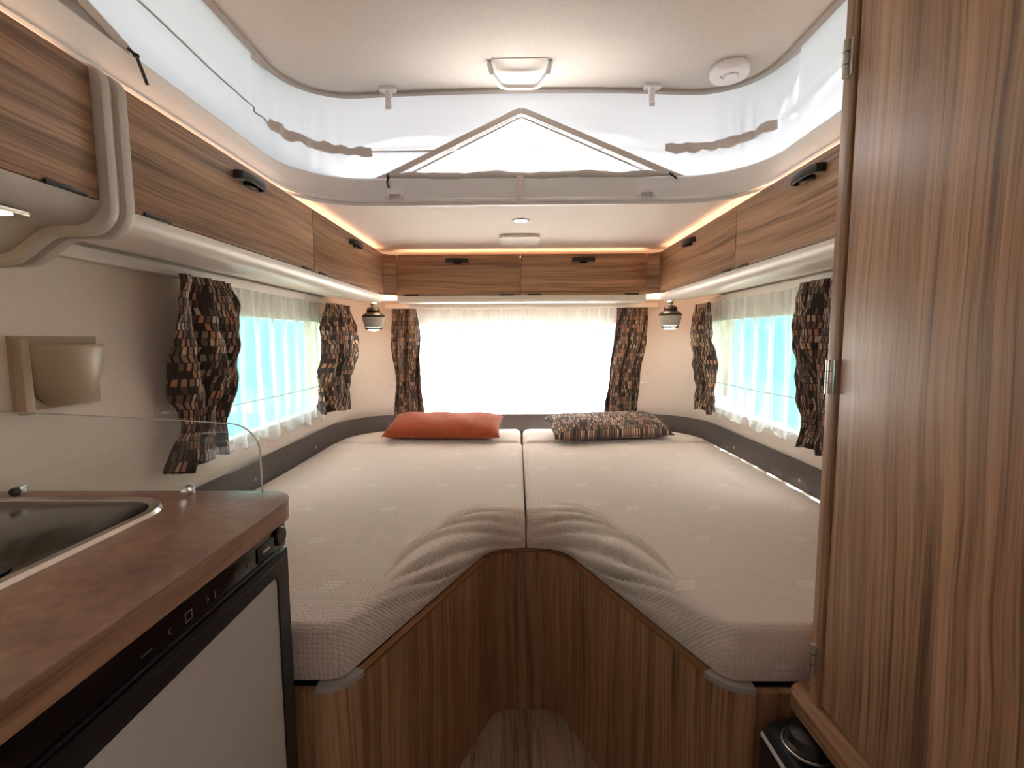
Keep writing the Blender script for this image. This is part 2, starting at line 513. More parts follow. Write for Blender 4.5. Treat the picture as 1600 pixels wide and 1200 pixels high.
def lathe(name, prof, c, mat, parent=None, axis='z', n=28, angle=35, kind=None, ring=False):
    """prof: (radius, height) along the axis"""
    V, Fc = [], []
    k = len(prof)
    for i in range(n):
        a = 2 * PI * i / n
        for r, h in prof:
            x, y = r * math.cos(a), r * math.sin(a)
            p = {'z': (x, y, h), 'x': (h, x, y), 'y': (x, h, y)}[axis]
            V.append((c[0] + p[0], c[1] + p[1], c[2] + p[2]))
    for i in range(n):
        i2 = (i + 1) % n
        for j in range(k if ring else k - 1):
            j2 = (j + 1) % k
            Fc.append((i * k + j, i2 * k + j, i2 * k + j2, i * k + j2))
    if not ring and prof[0][0] > 1e-6: Fc.append(tuple(i * k for i in range(n)))
    if not ring and prof[-1][0] > 1e-6: Fc.append(tuple(i * k + k - 1 for i in range(n)))
    bm = None
    o = fin(name, V, Fc, mat, parent, True, None, angle=angle, kind=kind)
    bm = bmesh.new(); bm.from_mesh(o.data); bmesh.ops.remove_doubles(bm, verts=bm.verts[:], dist=1e-6)
    bmesh.ops.recalc_face_normals(bm, faces=bm.faces[:]); bm.to_mesh(o.data); bm.free()
    return o
def grid(name, fn, nu, nv, mat, parent=None, uvfn=None, solid=0.0, wrap=False, angle=180, kind=None):
    V, UV, Fc = [], [], []
    for j in range(nv + 1):
        for i in range(nu + 1):
            u, v = i / nu, j / nv
            V.append(fn(u, v)); UV.append(uvfn(u, v) if uvfn else (u, v))
    for j in range(nv):
        for i in range(nu):
            a = j * (nu + 1) + i
            Fc.append((a, a + 1, a + nu + 2, a + nu + 1))
    o = fin(name, V, Fc, mat, parent, True, UV, angle=angle, kind=kind)
    if solid:
        md = o.modifiers.new('thickness', 'SOLIDIFY'); md.thickness = solid; md.offset = 0
    return o
def wall_mesh(name, path, norm, zs, solid, thick, mat, kind='structure'):
    """path of 2-D points and outward normals; zs levels; solid(i,j) says whether cell is wall"""
    n, m = len(path), len(zs)
    V, Fc = [], []
    for (x, y), (nx, ny) in zip(path, norm):
        for z in zs:
            V.append((x, y, z)); V.append((x + nx * thick, y + ny * thick, z))
    idx = lambda i, j, o: (i * m + j) * 2 + o
    S = lambda i, j: 0 <= i < n - 1 and 0 <= j < m - 1 and solid(i, j)
    for i in range(n - 1):
        for j in range(m - 1):
            if not S(i, j): continue
            a, b, c, d = (i, j), (i + 1, j), (i + 1, j + 1), (i, j + 1)
            Fc.append(tuple(idx(*p, 0) for p in (a, b, c, d)))
            Fc.append(tuple(idx(*p, 1) for p in (d, c, b, a)))
            for nb, e in (((i - 1, j), (d, a)), ((i + 1, j), (b, c)), ((i, j - 1), (a, b)), ((i, j + 1), (c, d))):
                if not S(*nb):
                    p, q = e
                    Fc.append((idx(*p, 0), idx(*p, 1), idx(*q, 1), idx(*q, 0)))
    return fin(name, V, Fc, mat, None, True, None, kind=kind)
def smooth01(t):
    t = max(0.0, min(1.0, t)); return t * t * (3 - 2 * t)
def lerp(a, b, t): return a + (b - a) * t
def interp(tab, x):
    if x <= tab[0][0]: return tab[0][1]
    for (x0, y0), (x1, y1) in zip(tab, tab[1:]):
        if x <= x1: return lerp(y0, y1, smooth01((x - x0) / (x1 - x0)))
    return tab[-1][1]

# ------------------------------------------------------------------ the setting
WX = 1.05; YR = 2.98; CR = 0.30; YF = -1.75
ZC = 1.70                     # fixed ceiling
box('floor', (-WX, YF, -0.04), (WX, YR, -0.012), 'floor_base', bevel=0, kind='structure')
fl = bpy.data.objects['floor']
pk = None
for i, x in enumerate([-0.475 + 0.16 * k for k in range(6)]):     # vinyl planks of the aisle, V-shaped end under the beds
    box('plank', (x + 0.0008, -0.9, -0.0119), (x + 0.1592, 1.52, 0.0), 'floor_plank', fl, bevel=0.0012, grain='y')

def arc2(cx, cy, r, a0, a1, n):
    return [(cx + r * math.cos(math.radians(a0 + (a1 - a0) * i / n)), cy + r * math.sin(math.radians(a0 + (a1 - a0) * i / n))) for i in range(n + 1)]
# rear wall with its rounded corners, window opening in the middle
WREAR = (-0.72, 0.68, 0.72, 1.385)
pth = arc2(-WX + CR, YR - CR, CR, 180, 90, 10)
nrm = [(math.cos(math.radians(180 - 9 * i)), math.sin(math.radians(180 - 9 * i))) for i in range(11)]
xs = [WREAR[0], WREAR[1]]
pth += [(x, YR) for x in xs]; nrm += [(0, 1)] * 2
pr = arc2(WX - CR, YR - CR, CR, 90, 0, 10)
pth += pr; nrm += [(math.cos(math.radians(90 - 9 * i)), math.sin(math.radians(90 - 9 * i))) for i in range(11)]
wall_mesh('wall_rear', pth, nrm, [0, WREAR[2], WREAR[3], 1.76], lambda i, j: not (i == 11 and j == 1), 0.03, 'wall')
WLEFT = (1.56, 2.62, 0.845, 1.385)
ysl = [YF, -0.85, 0.15, WLEFT[0], WLEFT[1], YR - CR]
wall_mesh('wall_left', [(-WX, y) for y in ysl], [(-1, 0)] * 6, [0, WLEFT[2], 0.98, WLEFT[3], 1.76],
          lambda i, j: not ((i == 3 and j in (1, 2)) or (i == 1 and j == 2)), 0.03, 'wall')
WRIGHT = (1.62, 2.66, 0.845, 1.385)
ysr = [YF, -0.75, -0.12, WRIGHT[0], WRIGHT[1], YR - CR]
wall_mesh('wall_right', [(WX, y) for y in ysr], [(1, 0)] * 6, [0, WRIGHT[2], 0.95, WRIGHT[3], 1.76],
          lambda i, j: not ((i == 3 and j in (1, 2)) or (i == 1 and j == 2)), 0.03, 'wall')
wall_mesh('wall_front', [(-WX, YF), (WX, YF)], [(0, -1)] * 2, [0, 1.76], lambda i, j: True, 0.03, 'wall')

def window(name, plane, a0, a1, z0, z1, pos, out):
    """plane 'x' or 'y'; opening a0..a1, z0..z1; pos = wall's inner face; out = outward sign"""
    fr = rrect2(a1 - a0 + 0.012, z1 - z0 + 0.012, 0.05, 5)
    ca, cz = (a0 + a1) / 2, (z0 + z1) / 2
    path = [((pos, ca + p, cz + q) if plane == 'x' else (ca + p, pos, cz + q)) for p, q in fr]
    up_ = (out, 0, 0) if plane == 'x' else (0, out, 0)
    w = sweep(name, [(-0.014, -0.006), (0.030, -0.006), (0.030, 0.034), (-0.014, 0.034)], path, 'white_plastic', None, closed=True, upv=up_, kind='structure')
    w2 = rrect2(a1 - a0 - 0.005, z1 - z0 - 0.005, 0.04, 5)
    t = pos + out * 0.036
    poly = [(ca + p, cz + q) for p, q in w2]
    prism('pane', poly, plane, t, t + out * 0.002, 'pane_acrylic', w)
    # pleated blind cassette folded up at the top of the opening
    c0, c1 = pos - out * 0.004, pos + out * 0.026
    lo = (min(c0, c1), a0, z1 - 0.075) if plane == 'x' else (a0, min(c0, c1), z1 - 0.075)
    hi = (max(c0, c1), a1, z1) if plane == 'x' else (a1, max(c0, c1), z1)
    box('blind_cassette', lo, hi, 'white_plastic', w, bevel=0.004)
    return w
window('window_1', 'x', *WLEFT, -WX, -1)
window('window_2', 'x', *WRIGHT, WX, 1)
window('window_3', 'y', *WREAR, YR, 1)
window('fill_window_left', 'x', -0.85, 0.15, 0.98, WLEFT[3], -WX, -1)  # unseen window added behind the view to light the wardrobe
window('fill_window_right', 'x', -0.75, -0.12, 0.95, WRIGHT[3], WX, 1)  # unseen window added behind the view to brighten the kitchen wall

# fixed ceiling: a slab with the big rounded roof opening
OX, OY0, OY1, OR = 0.785, -1.05, 1.737, 0.24
inner = rr(-OX, OX, OY0, OY1, OR, 10)
outer = rr(-WX, WX, YF, YR, CR, 10)
n = len(inner)
V = [(x, y, ZC) for x, y in inner] + [(x, y, ZC) for x, y in outer] + [(x, y, ZC + 0.03) for x, y in inner] + [(x, y, ZC + 0.03) for x, y in outer]
Fc = []
for i in range(n):
    k = (i + 1) % n
    Fc += [(i, k, n + k, n + i), (2 * n + i, 3 * n + i, 3 * n + k, 2 * n + k), (i, 2 * n + i, 2 * n + k, k), (n + i, n + k, 3 * n + k, 3 * n + i)]
fin('ceiling', V, Fc, 'lower_ceiling', kind='structure')
V = [(x, y, ZC + 0.0305) for x, y in inner] + [(x, y, ZC + 0.0305) for x, y in outer] + [(x, y, ZC + 0.036) for x, y in inner] + [(x, y, ZC + 0.036) for x, y in outer]
fin('bounce_cut_skin', V, Fc, 'bounce_cut_skin', kind='structure')  # unseen grey skin added to dull sunlight bouncing onto the raised roof
# moulded frame lining the opening
frp = [(x, y, 0) for x, y in inner]
tr1 = sweep('trim_1', [(-0.006, 1.688), (0.004, 1.688), (0.004, 1.775), (0.10, 1.785), (0.10, 1.798), (-0.004, 1.782), (-0.010, 1.775), (-0.008, 1.712), (-0.012, 1.708), (-0.012, 1.700), (-0.006, 1.698)],
            frp, 'bright_plastic', None, closed=True, kind='structure')
# raised roof
RXW, RY0, RY1, RR = 0.80, -1.08, 1.787, 0.20
def zroof(x): return 2.066 + 0.022 * (1 - (x / RXW) ** 2)
ring = resample([(x, y, 0) for x, y in rr(-RXW - 0.03, RXW + 0.03, RY0 - 0.03, RY1 + 0.03, RR + 0.02, 10)], 0.12, True)
cx_, cy_ = 0, (RY0 + RY1) / 2
V, Fc = [], []
nr = len(ring); K = 8
for s in range(K + 1):
    f = 1 - s / K * 0.98
    for p in ring:
        x, y = p.x * f, cy_ + (p.y - cy_) * f
        V.append((x, y, zroof(x)))
for s in range(K):
    for i in range(nr):
        k = (i + 1) % nr
        Fc.append((s * nr + i, s * nr + k, (s + 1) * nr + k, (s + 1) * nr + i))
Fc.append(tuple(K * nr + i for i in range(nr)))
b0 = len(V)
V += [(p.x, p.y, zroof(p.x) + 0.04) for p in ring]
for i in range(nr):
    k = (i + 1) % nr
    Fc.append((i, b0 + i, b0 + k, k))
Fc.append(tuple(b0 + i for i in range(nr)))
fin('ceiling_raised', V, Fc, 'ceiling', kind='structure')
rp = [(x, y, zroof(x) - 0.004) for x, y in [(p.x, p.y) for p in resample([(x, y, 0) for x, y in rr(-RXW + 0.010, RXW - 0.010, RY0, RY1 - 0.026, RR + 0.01, 10)], 0.08, True)]]
sweep('trim_2', [(-0.010, 0.003), (-0.010, -0.005), (-0.004, -0.008), (0.006, -0.008), (0.006, 0.003)], rp, 'tape_grey', None, closed=True, kind='structure')

# ------------------------------------------------------------------ tent cloth between frame and raised roof
tent = thing('pop_up_tent', 'white translucent tent cloth joining the raised roof to its frame', 'tent', (0, 0.35, 1.79))
TX, TY0, TY1, TR = 0.795, -1.06, 1.748, 0.24
base = [Vector((p.x, p.y, 0)) for p in resample([(x, y, 0) for x, y in rr(-TX, TX, TY0, TY1, TR, 14)], 0.02, True)]
APX, APZ, BLX, BRX, BZ = -0.006, 2.008, -0.474, 0.512, 1.770
def ztri(x):
    if x <= BLX or x >= BRX: return BZ
    return lerp(BZ, APZ, (x - BLX) / (APX - BLX)) if x < APX else lerp(APZ, BZ, (x - APX) / (BRX - APX))
nb = len(base); NV = 22
tt = []
acc = 0.0
for i, p in enumerate(base):
    t = (base[(i + 1) % nb] - base[i - 1]).normalized()
    nrm_ = Vector((t.y, -t.x, 0))
    rear = p.y > TY1 - 1e-3
    if i: acc += (p - base[i - 1]).length
    tt.append((p, nrm_, rear, acc))
def tent_off(i, z, s):
    p, nn, rear, _ = tt[i]
    corner = math.exp(-(((abs(p.x) - 0.74) / 0.10) ** 2) - (((p.y - 1.68) / 0.16) ** 2))
    g = math.sin(s * 95 + 1.3 * math.sin(s * 31)) * 0.013 * corner * math.exp(-((z - 1.905) / 0.11) ** 2)
    slow = 0.006 * math.sin(s * 9.3 + z * 14) * math.sin((z - 1.77) / 0.3 * PI)
    seam = -0.006 * math.exp(-((z - zseam(p)) / 0.008) ** 2)
    return g + slow + seam + 0.012 * math.sin((z - 1.77) / 0.3 * PI)
def zseam(p): return 1.885 + 0.03 * smooth01((1.75 - p.y) / 0.35)
V, UV, Fc = [], [], []
for i in range(nb):
    p, nn, rear, s = tt[i]
    zl = ztri(p.x) if rear else BZ
    zt = zroof(p.x) + 0.001
    for j in range(NV + 1):
        z = lerp(zl, zt, j / NV)
        o_ = tent_off(i, z, s)
        if z < BZ + 1e-6: o_ = 0
        f = (z - BZ) / 0.3
        q = p + nn * (o_ + 0.025 * max(0, f) * (1 if p.y > 1.5 else 0.3))
        V.append((q.x, q.y, z)); UV.append((s, z))
for i in range(nb):
    k = (i + 1) % nb
    for j in range(NV):
        Fc.append((i * (NV + 1) + j, k * (NV + 1) + j, k * (NV + 1) + j + 1, i * (NV + 1) + j + 1))
UV = [(u, v) for u, v in UV]
fin('cloth', V, Fc, 'tent_cloth', tent, True, UV, angle=180)
def tent_pt(i, z, inn=0.006):
    p, nn, rear, s = tt[i % nb]
    f = max(0, (z - BZ) / 0.3)
    return p + nn * (tent_off(i % nb, z, s) + 0.025 * f * (1 if p.y > 1.5 else 0.3) - inn) + Vector((0, 0, z))
def near_i(x, y):
    return min(range(nb), key=lambda i: (tt[i][0].x - x) ** 2 + (tt[i][0].y - y) ** 2)
# zip tapes of the open triangular window
rect = lambda w, h: [(-w / 2, -h / 2), (w / 2, -h / 2), (w / 2, h / 2), (-w / 2, h / 2)]
def rear_y(z): return TY1 + 0.012 + 0.025 * max(0, (z - BZ) / 0.3)
la = [(BLX - 0.05, rear_y(BZ) - 0.02, BZ + 0.004), (BLX, rear_y(BZ) - 0.012, BZ + 0.026), (APX - 0.02, rear_y(APZ) - 0.012, APZ + 0.005), (APX, rear_y(APZ) - 0.012, APZ + 0.012),
      (APX + 0.02, rear_y(APZ) - 0.012, APZ + 0.005), (BRX, rear_y(BZ) - 0.012, BZ + 0.026), (BRX + 0.05, rear_y(BZ) - 0.02, BZ + 0.004)]
def tape(name, pts, w, h, mat):
    return sweep(name, rect(h, w), resample(pts, 0.03), mat, tent, upv=(0, 0, 1))
tape('zip_tape', la[:4], 0.020, 0.004, 'tape_cloth')
tape('zip_tape', la[3:], 0.020, 0.004, 'tape_cloth')
lb = [(BLX + 0.05, rear_y(BZ) - 0.004, BZ + 0.022), (APX - 0.012, rear_y(APZ) - 0.004, APZ - 0.012), (APX, rear_y(APZ) - 0.004, APZ - 0.008)]
rb = [(APX, rear_y(APZ) - 0.004, APZ - 0.008), (APX + 0.012, rear_y(APZ) - 0.004, APZ - 0.012), (BRX - 0.05, rear_y(BZ) - 0.004, BZ + 0.022)]
for q in (lb, rb):
    tape('zip_edge', q, 0.007, 0.003, 'flap_cloth')
# the window flap let down and rolled along the sill
def roll_scale(t):
    e = smooth01(t / 0.12) * smooth01((1 - t) / 0.12)
    w = 1 + 0.10 * math.sin(t * 37) + 0.06 * math.sin(t * 83)
    return ((0.35 + 0.65 * e) * w, (0.35 + 0.65 * e) * w)
sweep('rolled_flap', circ(0.019, 12, 0.9), [(lerp(BLX - 0.01, BRX + 0.01, i / 60), TY1 - 0.004, BZ + 0.018 + 0.003 * math.sin(i * 0.35)) for i in range(61)], 'flap_cloth', tent, scale=roll_scale)
# seam line and gathered bands at the rear corners
i0, i1 = near_i(-TX, 0.5), near_i(-0.30, TY1)
lo_, hi_ = min(i0, i1), max(i0, i1)
tube('seam', [tent_pt(i, zseam(tt[i][0]), 0.001) for i in range(lo_, hi_ + 1)], 0.0022, 'tape_cloth', tent, n=5)
i0, i1 = near_i(TX, 0.5), near_i(0.30, TY1)
lo_, hi_ = min(i0, i1), max(i0, i1)
tube('seam', [tent_pt(i, zseam(tt[i][0]), 0.001) for i in range(lo_, hi_ + 1)], 0.0022, 'tape_cloth', tent, n=5)
for xs_, ex, ey in ((-1, -0.535, 1.565), (1, 0.505, 1.60)):
    i0, i1 = near_i(ex, TY1), near_i(xs_ * TX, ey)
    lo_, hi_ = min(i0, i1), max(i0, i1)
    pts = [tent_pt(i, zseam(tt[i][0]) - 0.004 + 0.003 * math.sin(i * 1.7), 0.009 + 0.003 * math.sin(i * 2.1)) for i in range(lo_, hi_ + 1)]
    sweep('gathered_band', rrect2(0.010, 0.030, 0.004, 2), pts, 'tape_cloth', tent, scale=lambda t: (1, 1 + 0.28 * math.sin(t * 26) * math.sin(t * 11)))
# lower end of the side window's zip, kitchen side
fin('side_flap', [(-0.782, 0.55, 1.782), (-0.782, 0.972, 1.782), (-0.785, 0.40, 1.96), (-0.786, 0.55, 1.782), (-0.786, 0.972, 1.782), (-0.789, 0.40, 1.96)],
    [(0, 1, 2), (5, 4, 3), (0, 3, 4, 1), (1, 4, 5, 2), (2, 5, 3, 0)], 'flap_cloth', tent, False)
sweep('zip_tape', rect(0.004, 0.020), resample([(-0.779, 0.985, 1.782), (-0.779, 0.88, 1.812), (-0.779, 0.45, 2.02)], 0.03), 'tape_cloth', tent)
# black zip pulls of cord
for pts in ([(-0.474, 1.727, 1.795), (-0.470, 1.722, 1.780), (-0.474, 1.720, 1.765), (-0.468, 1.722, 1.745)],
            [(0.505, 1.727, 1.790), (0.512, 1.722, 1.782), (0.520, 1.720, 1.776), (0.530, 1.722, 1.770)],
            [(-0.772, 0.972, 1.782), (-0.766, 0.985, 1.775), (-0.768, 1.000, 1.757), (-0.766, 1.010, 1.733)]):
    tube('zip_pull', pts, 0.0032, 'black_trim', tent, n=7, upv=(1, 0, 0.2))
    lathe('zip_knot', [(0, -0.005), (0.005, -0.003), (0.0062, 0), (0.005, 0.003), (0, 0.005)], pts[1], 'black_trim', tent, n=10)

# ------------------------------------------------------------------ roof fittings
h = thing('grab_handle', 'white trapezoid grab handle on the raised roof', 'handle', (-0.012, 1.61, zroof(0)))
z0 = zroof(0)
pts = [(-0.108, 1.590, z0 - 0.004), (-0.100, 1.605, z0 - 0.030), (-0.082, 1.640, z0 - 0.040), (-0.072, 1.655, z0 - 0.042), (-0.055, 1.662, z0 - 0.043), (0.031, 1.662, z0 - 0.043),
       (0.048, 1.655, z0 - 0.042), (0.058, 1.640, z0 - 0.040), (0.076, 1.605, z0 - 0.030), (0.084, 1.590, z0 - 0.004)]
sweep('grip', rrect2(0.016, 0.014, 0.005, 3), pts, 'bright_plastic', h)
fin('recess_plate', [(-0.10, 1.575, z0 - 0.002), (0.076, 1.575, z0 - 0.002), (0.045, 1.66, z0 - 0.002), (-0.068, 1.66, z0 - 0.002),
                     (-0.10, 1.575, z0 - 0.0005), (0.076, 1.575, z0 - 0.0005), (0.045, 1.66, z0 - 0.0005), (-0.068, 1.66, z0 - 0.0005)],
    BF, 'ceiling', h)
for x, lab in ((-0.464, 'white folding roof latch on raised roof, kitchen side of the grab handle'), (0.440, 'white folding roof latch on raised roof, between grab handle and smoke alarm')):
    zz = zroof(x)
    t = thing('roof_latch', lab, 'latch', (x, 1.735, zz), 'roof latches')
    prism('bracket', [(p[0] + x, p[1] + 1.73) for p in rrect2(0.058, 0.026, 0.010, 4)], 'z', zz - 0.012, zz - 0.0005, 'bright_plastic', t, bevel=0.002)
    for s in (-1, 1):
        lathe('screw', [(0, -0.003), (0.004, -0.002), (0.004, 0.002)], (x + s * 0.019, 1.73, zz - 0.0125), 'steel', t, n=12)
    prism('hook', [(1.722, zz - 0.010), (1.740, zz - 0.010), (1.744, zz - 0.035), (1.742, zz - 0.062), (1.726, zz - 0.072), (1.722, zz - 0.060), (1.730, zz - 0.050), (1.724, zz - 0.030)],
          'x', x - 0.010, x + 0.010, 'bright_plastic', t, bevel=0.002)
t = thing('smoke_alarm', 'round white smoke alarm on the raised roof', 'alarm', (0.651, 1.61, zroof(0.651)))
zz = zroof(0.651)
lathe('body', [(0, -0.034), (0.046, -0.034), (0.056, -0.030), (0.060, -0.022), (0.060, -0.010), (0.054, -0.001), (0, -0.001)], (0.651, 1.61, zz), 'bright_plastic', t)
lathe('button', [(0, -0.0385), (0.019, -0.0385), (0.022, -0.036), (0.022, -0.0341)], (0.651, 1.60, zz), 'bright_plastic', t)
lathe('button_ring', [(0.0225, -0.0347), (0.024, -0.0347), (0.024, -0.0341)], (0.651, 1.60, zz), 'grey_plastic', t)
lathe('indicator', [(0, -0.0355), (0.0025, -0.0355), (0.0025, -0.0341)], (0.622, 1.605, zz), 'black_plastic', t, n=10)
for x, lab in ((-0.447, 'white catch plate with two screws, on roof frame toward kitchen side'), (0.425, 'white catch plate with two screws, on roof frame toward wardrobe side')):
    t = thing('catch_plate', lab, 'catch', (x, 1.728, 1.70), 'catch plates on the roof frame')
    a = [(-0.036, 1.703), (-0.036, 1.718), (-0.022, 1.741), (0.022, 1.741), (0.036, 1.718), (0.036, 1.703), (0.020, 1.703), (0.020, 1.722), (-0.020, 1.722), (-0.020, 1.703)]
    prism('plate', [(x + p, q) for p, q in a], 'y', 1.712, 1.7265, 'bright_plastic', t, bevel=0.002)
    for s in (-1, 1):
        lathe('screw', [(0, -0.0025), (0.0045, -0.002), (0.0045, 0.001)], (x + s * 0.028, 1.7115, 1.711), 'steel', t, axis='y', n=12)
t = thing('joint_clip', 'white vertical joint clip in the middle of the rear roof frame', 'clip', (-0.012, 1.728, 1.69))
box('plate', (-0.024, 1.716, 1.694), (0.000, 1.7265, 1.782), 'white_plastic', t, bevel=0.002)
lathe('screw', [(0, -0.002), (0.003, -0.0015), (0.003, 0.001)], (-0.012, 1.7155, 1.706), 'steel', t, axis='y', n=10)
# downlight and oblong lamp in the fixed ceiling
t = thing('ceiling_downlight', 'small round lit downlight in the fixed ceiling', 'light', (-0.007, 2.00, ZC))
lathe('bezel', [(0.026, -0.006), (0.033, -0.005), (0.035, -0.0005), (0.024, -0.0005), (0.024, -0.004)], (-0.007, 2.0, ZC), 'steel', t, ring=True)
lathe('lens', [(0, -0.0035), (0.0235, -0.0035), (0.0235, -0.001), (0, -0.001)], (-0.007, 2.0, ZC), 'bulb', t)
t = thing('vent_cover', 'oblong cream cover plate in the ceiling before the rear lockers', 'cover', (-0.01, 2.36, ZC))
prism('cover', [(p[0] - 0.01, p[1] + 2.355) for p in rrect2(0.19, 0.21, 0.03, 5)], 'z', ZC - 0.016, ZC - 0.0005, 'white_plastic', t, bevel=0.005)

# ------------------------------------------------------------------ overhead lockers
LX, LYR, LZ0, LZ1 = 0.73, 2.62, 1.458, 1.672
def arch_handle(parent, c, along, out):
    """black bow handle with a push button, c = middle on the door face"""
    c = Vector(c); al = Vector(along); ou = Vector(out)
    L = 0.058
    hd = None
    pts = [c + al * x + ou * y for x, y in ((-L, 0.001), (-L, 0.012), (-L * 0.93, 0.019), (-L * 0.6, 0.024), (0, 0.026), (L * 0.6, 0.024), (L * 0.93, 0.019), (L, 0.012), (L, 0.001))]
    hd = sweep('handle', rrect2(0.007, 0.022, 0.003, 2), pts, 'black_plastic', parent, upv=(0, 0, 1))
    a, b = c - al * 0.020 - Vector((0, 0, 0.017)) + ou * 0.0005, c + al * 0.020 - Vector((0, 0, 0.004)) + ou * 0.016
    box('push_button', a, b, 'black_gloss', hd, bevel=0.003)
    return hd
def side_locker(name, s, y0, y1, label, handle_y, z1=LZ1, group=None, hinges=True):
    t = thing(name, label, 'cabinet', (s * 0.89, (y0 + y1) / 2, LZ0), group)
    box('carcass', (s * (LX + 0.021), y0 + 0.001, LZ0 + 0.001), (s * 1.040, y1 - 0.001, z1 - 0.012), 'white_plastic', t, bevel=0)
    box('door', (s * LX, y0 + 0.002, LZ0), (s * (LX + 0.019), y1 - 0.002, z1), 'cabinet_wood', t, bevel=0.0015, grain='y')
    if handle_y:
        arch_handle(t, (s * LX, handle_y, 1.635), (0, 1, 0), (-s, 0, 0))
    if hinges:
        for yy in (y0 + 0.065, y1 - 0.065):
            box('hinge', (s * (LX - 0.005), yy - 0.035, LZ0 - 0.003), (s * (LX - 0.0003), yy + 0.035, LZ0 + 0.005), 'black_plastic', t, bevel=0.0015)
    return t
G = 'overhead lockers'
side_locker('overhead_locker', -1, 0.895, 1.700, 'wooden overhead locker beside the ribbed hood end, above the kitchen-side curtain', 1.293, group=G)
side_locker('overhead_locker', -1, 1.700, 2.575, 'wooden overhead locker above kitchen-side window, reaching the rear corner', 2.125, group=G)
side_locker('overhead_locker', 1, 0.86, 1.700, 'wooden overhead locker meeting the tall wardrobe', 1.280, group=G)
side_locker('overhead_locker', 1, 1.700, 2.575, 'wooden overhead locker above wardrobe-side window, reaching the rear corner', 2.134, group=G)
side_locker('kitchen_locker', -1, 0.28, 0.832, 'wooden overhead locker above the kitchen worktop, before the ribbed hood end', None, z1=1.672)
RL = {}
for x0, x1, lab, hx in ((-0.668, -0.005, 'wooden overhead locker above rear window, above the rust cushion', -0.343), (-0.005, 0.668, 'wooden overhead locker above rear window, above the patterned cushion', 0.332)):
    t = thing('rear_locker', lab, 'cabinet', ((x0 + x1) / 2, 2.78, LZ0), 'rear lockers')
    RL[x0 < -0.1] = t
    box('carcass', (x0 + 0.001, LYR + 0.021, LZ0 + 0.001), (x1 - 0.001, YR - 0.012, LZ1 - 0.012), 'white_plastic', t, bevel=0)
    box('door', (x0 + 0.001, LYR, LZ0), (x1 - 0.001, LYR + 0.019, LZ1), 'cabinet_wood', t, bevel=0.0015, grain='x')
    arch_handle(t, (hx, LYR, 1.640), (1, 0, 0), (0, -1, 0))
    for xx in (x0 + 0.075, x1 - 0.075):
        box('hinge', (xx - 0.038, LYR - 0.005, LZ0 - 0.003), (xx + 0.038, LYR - 0.0003, LZ0 + 0.005), 'black_plastic', t, bevel=0.0015)
for s, lab in ((-1, 'narrow wooden corner panel between kitchen-side and rear lockers'), (1, 'narrow wooden corner panel between wardrobe-side and rear lockers')):
    q = [(s * 0.729, 2.579), (s * 0.673, 2.622), (s * 0.673, 2.66), (s * 0.76, 2.66), (s * 0.76, 2.579)]
    t = prism('corner_panel', q, 'z', LZ0, LZ1, 'cabinet_wood', RL[s < 0], bevel=0.001, grain='x')
    t['label'] = lab
    # lit corner diffuser below it
    q2 = [(s * 0.732, 2.582), (s * 0.676, 2.625), (s * 0.69, 2.70), (s * 0.79, 2.70), (s * 0.80, 2.60)]
    t = prism('corner_light', q2, 'z', LZ0 - 0.020, LZ0 - 0.001, 'led_corner', bevel=0.004)
    tag(t, 'warm glowing corner light under lockers at the ' + ('kitchen-side' if s < 0 else 'wardrobe-side') + ' reading lamp', 'light', 'corner lights')

# white mouldings under the lockers (bulged front lip, underside back to the wall)
vprof = [(0.000, -0.001), (0.000, -0.012), (0.004, -0.024), (0.014, -0.034), (0.030, -0.040), (0.14, -0.030), (0.316, -0.006), (0.316, 0.0), (0.02, 0.0)]
def side_mould(name, s, y0, y1):
    pl = [(s * (LX + a), LZ0 + b - 0.0015) for a, b in vprof]
    return prism(name, pl, 'y', y0, y1, 'white_plastic', kind='structure', angle=50)
side_mould('trim_3', -1, 0.893, 2.578)
side_mould('trim_4', 1, 0.83, 2.578)
pl = [(LYR + a, LZ0 + b - 0.0015) for a, b in [(0.000, -0.001), (0.000, -0.012), (0.004, -0.024), (0.014, -0.034), (0.030, -0.040), (0.14, -0.034), (0.352, -0.020), (0.352, 0.0), (0.02, 0.0)]]
prism('trim_5', pl, 'x', -0.672, 0.672, 'white_plastic', kind='structure', angle=50)
# curtain rail boards on the walls
box('trim_6', (-WX + 0.001, 0.90, 1.408), (-WX + 0.030, 2.74, 1.438), 'white_plastic', bevel=0.003, kind='structure')
box('trim_7', (WX - 0.030, 0.90, 1.408), (WX - 0.001, 2.74, 1.438), 'white_plastic', bevel=0.003, kind='structure')
box('trim_8', (-0.80, 2.845, 1.402), (0.80, 2.875, 1.428), 'white_plastic', bevel=0.003, kind='structure')

# warm LED strips tucked behind the top edge of the doors
def led(a, b, lab):
    t = box('led_strip', a, b, 'led_warm', bevel=0)
    tag(t, lab, 'light', 'led strips')
led((-LX - 0.022, 0.90, 1.6615), (-LX - 0.032, 2.57, 1.667), 'glowing warm light strip along the top of kitchen-side lockers')
led((LX + 0.022, 0.88, 1.6615), (LX + 0.032, 2.57, 1.667), 'glowing warm light strip along the top of wardrobe-side lockers')
led((-0.66, LYR + 0.024, 1.6615), (0.66, LYR + 0.034, 1.667), 'glowing warm light strip along the top of rear lockers')
led((-LX - 0.022, 0.29, 1.6615), (-LX - 0.032, 0.83, 1.667), 'glowing warm light strip along the top of the kitchen locker')

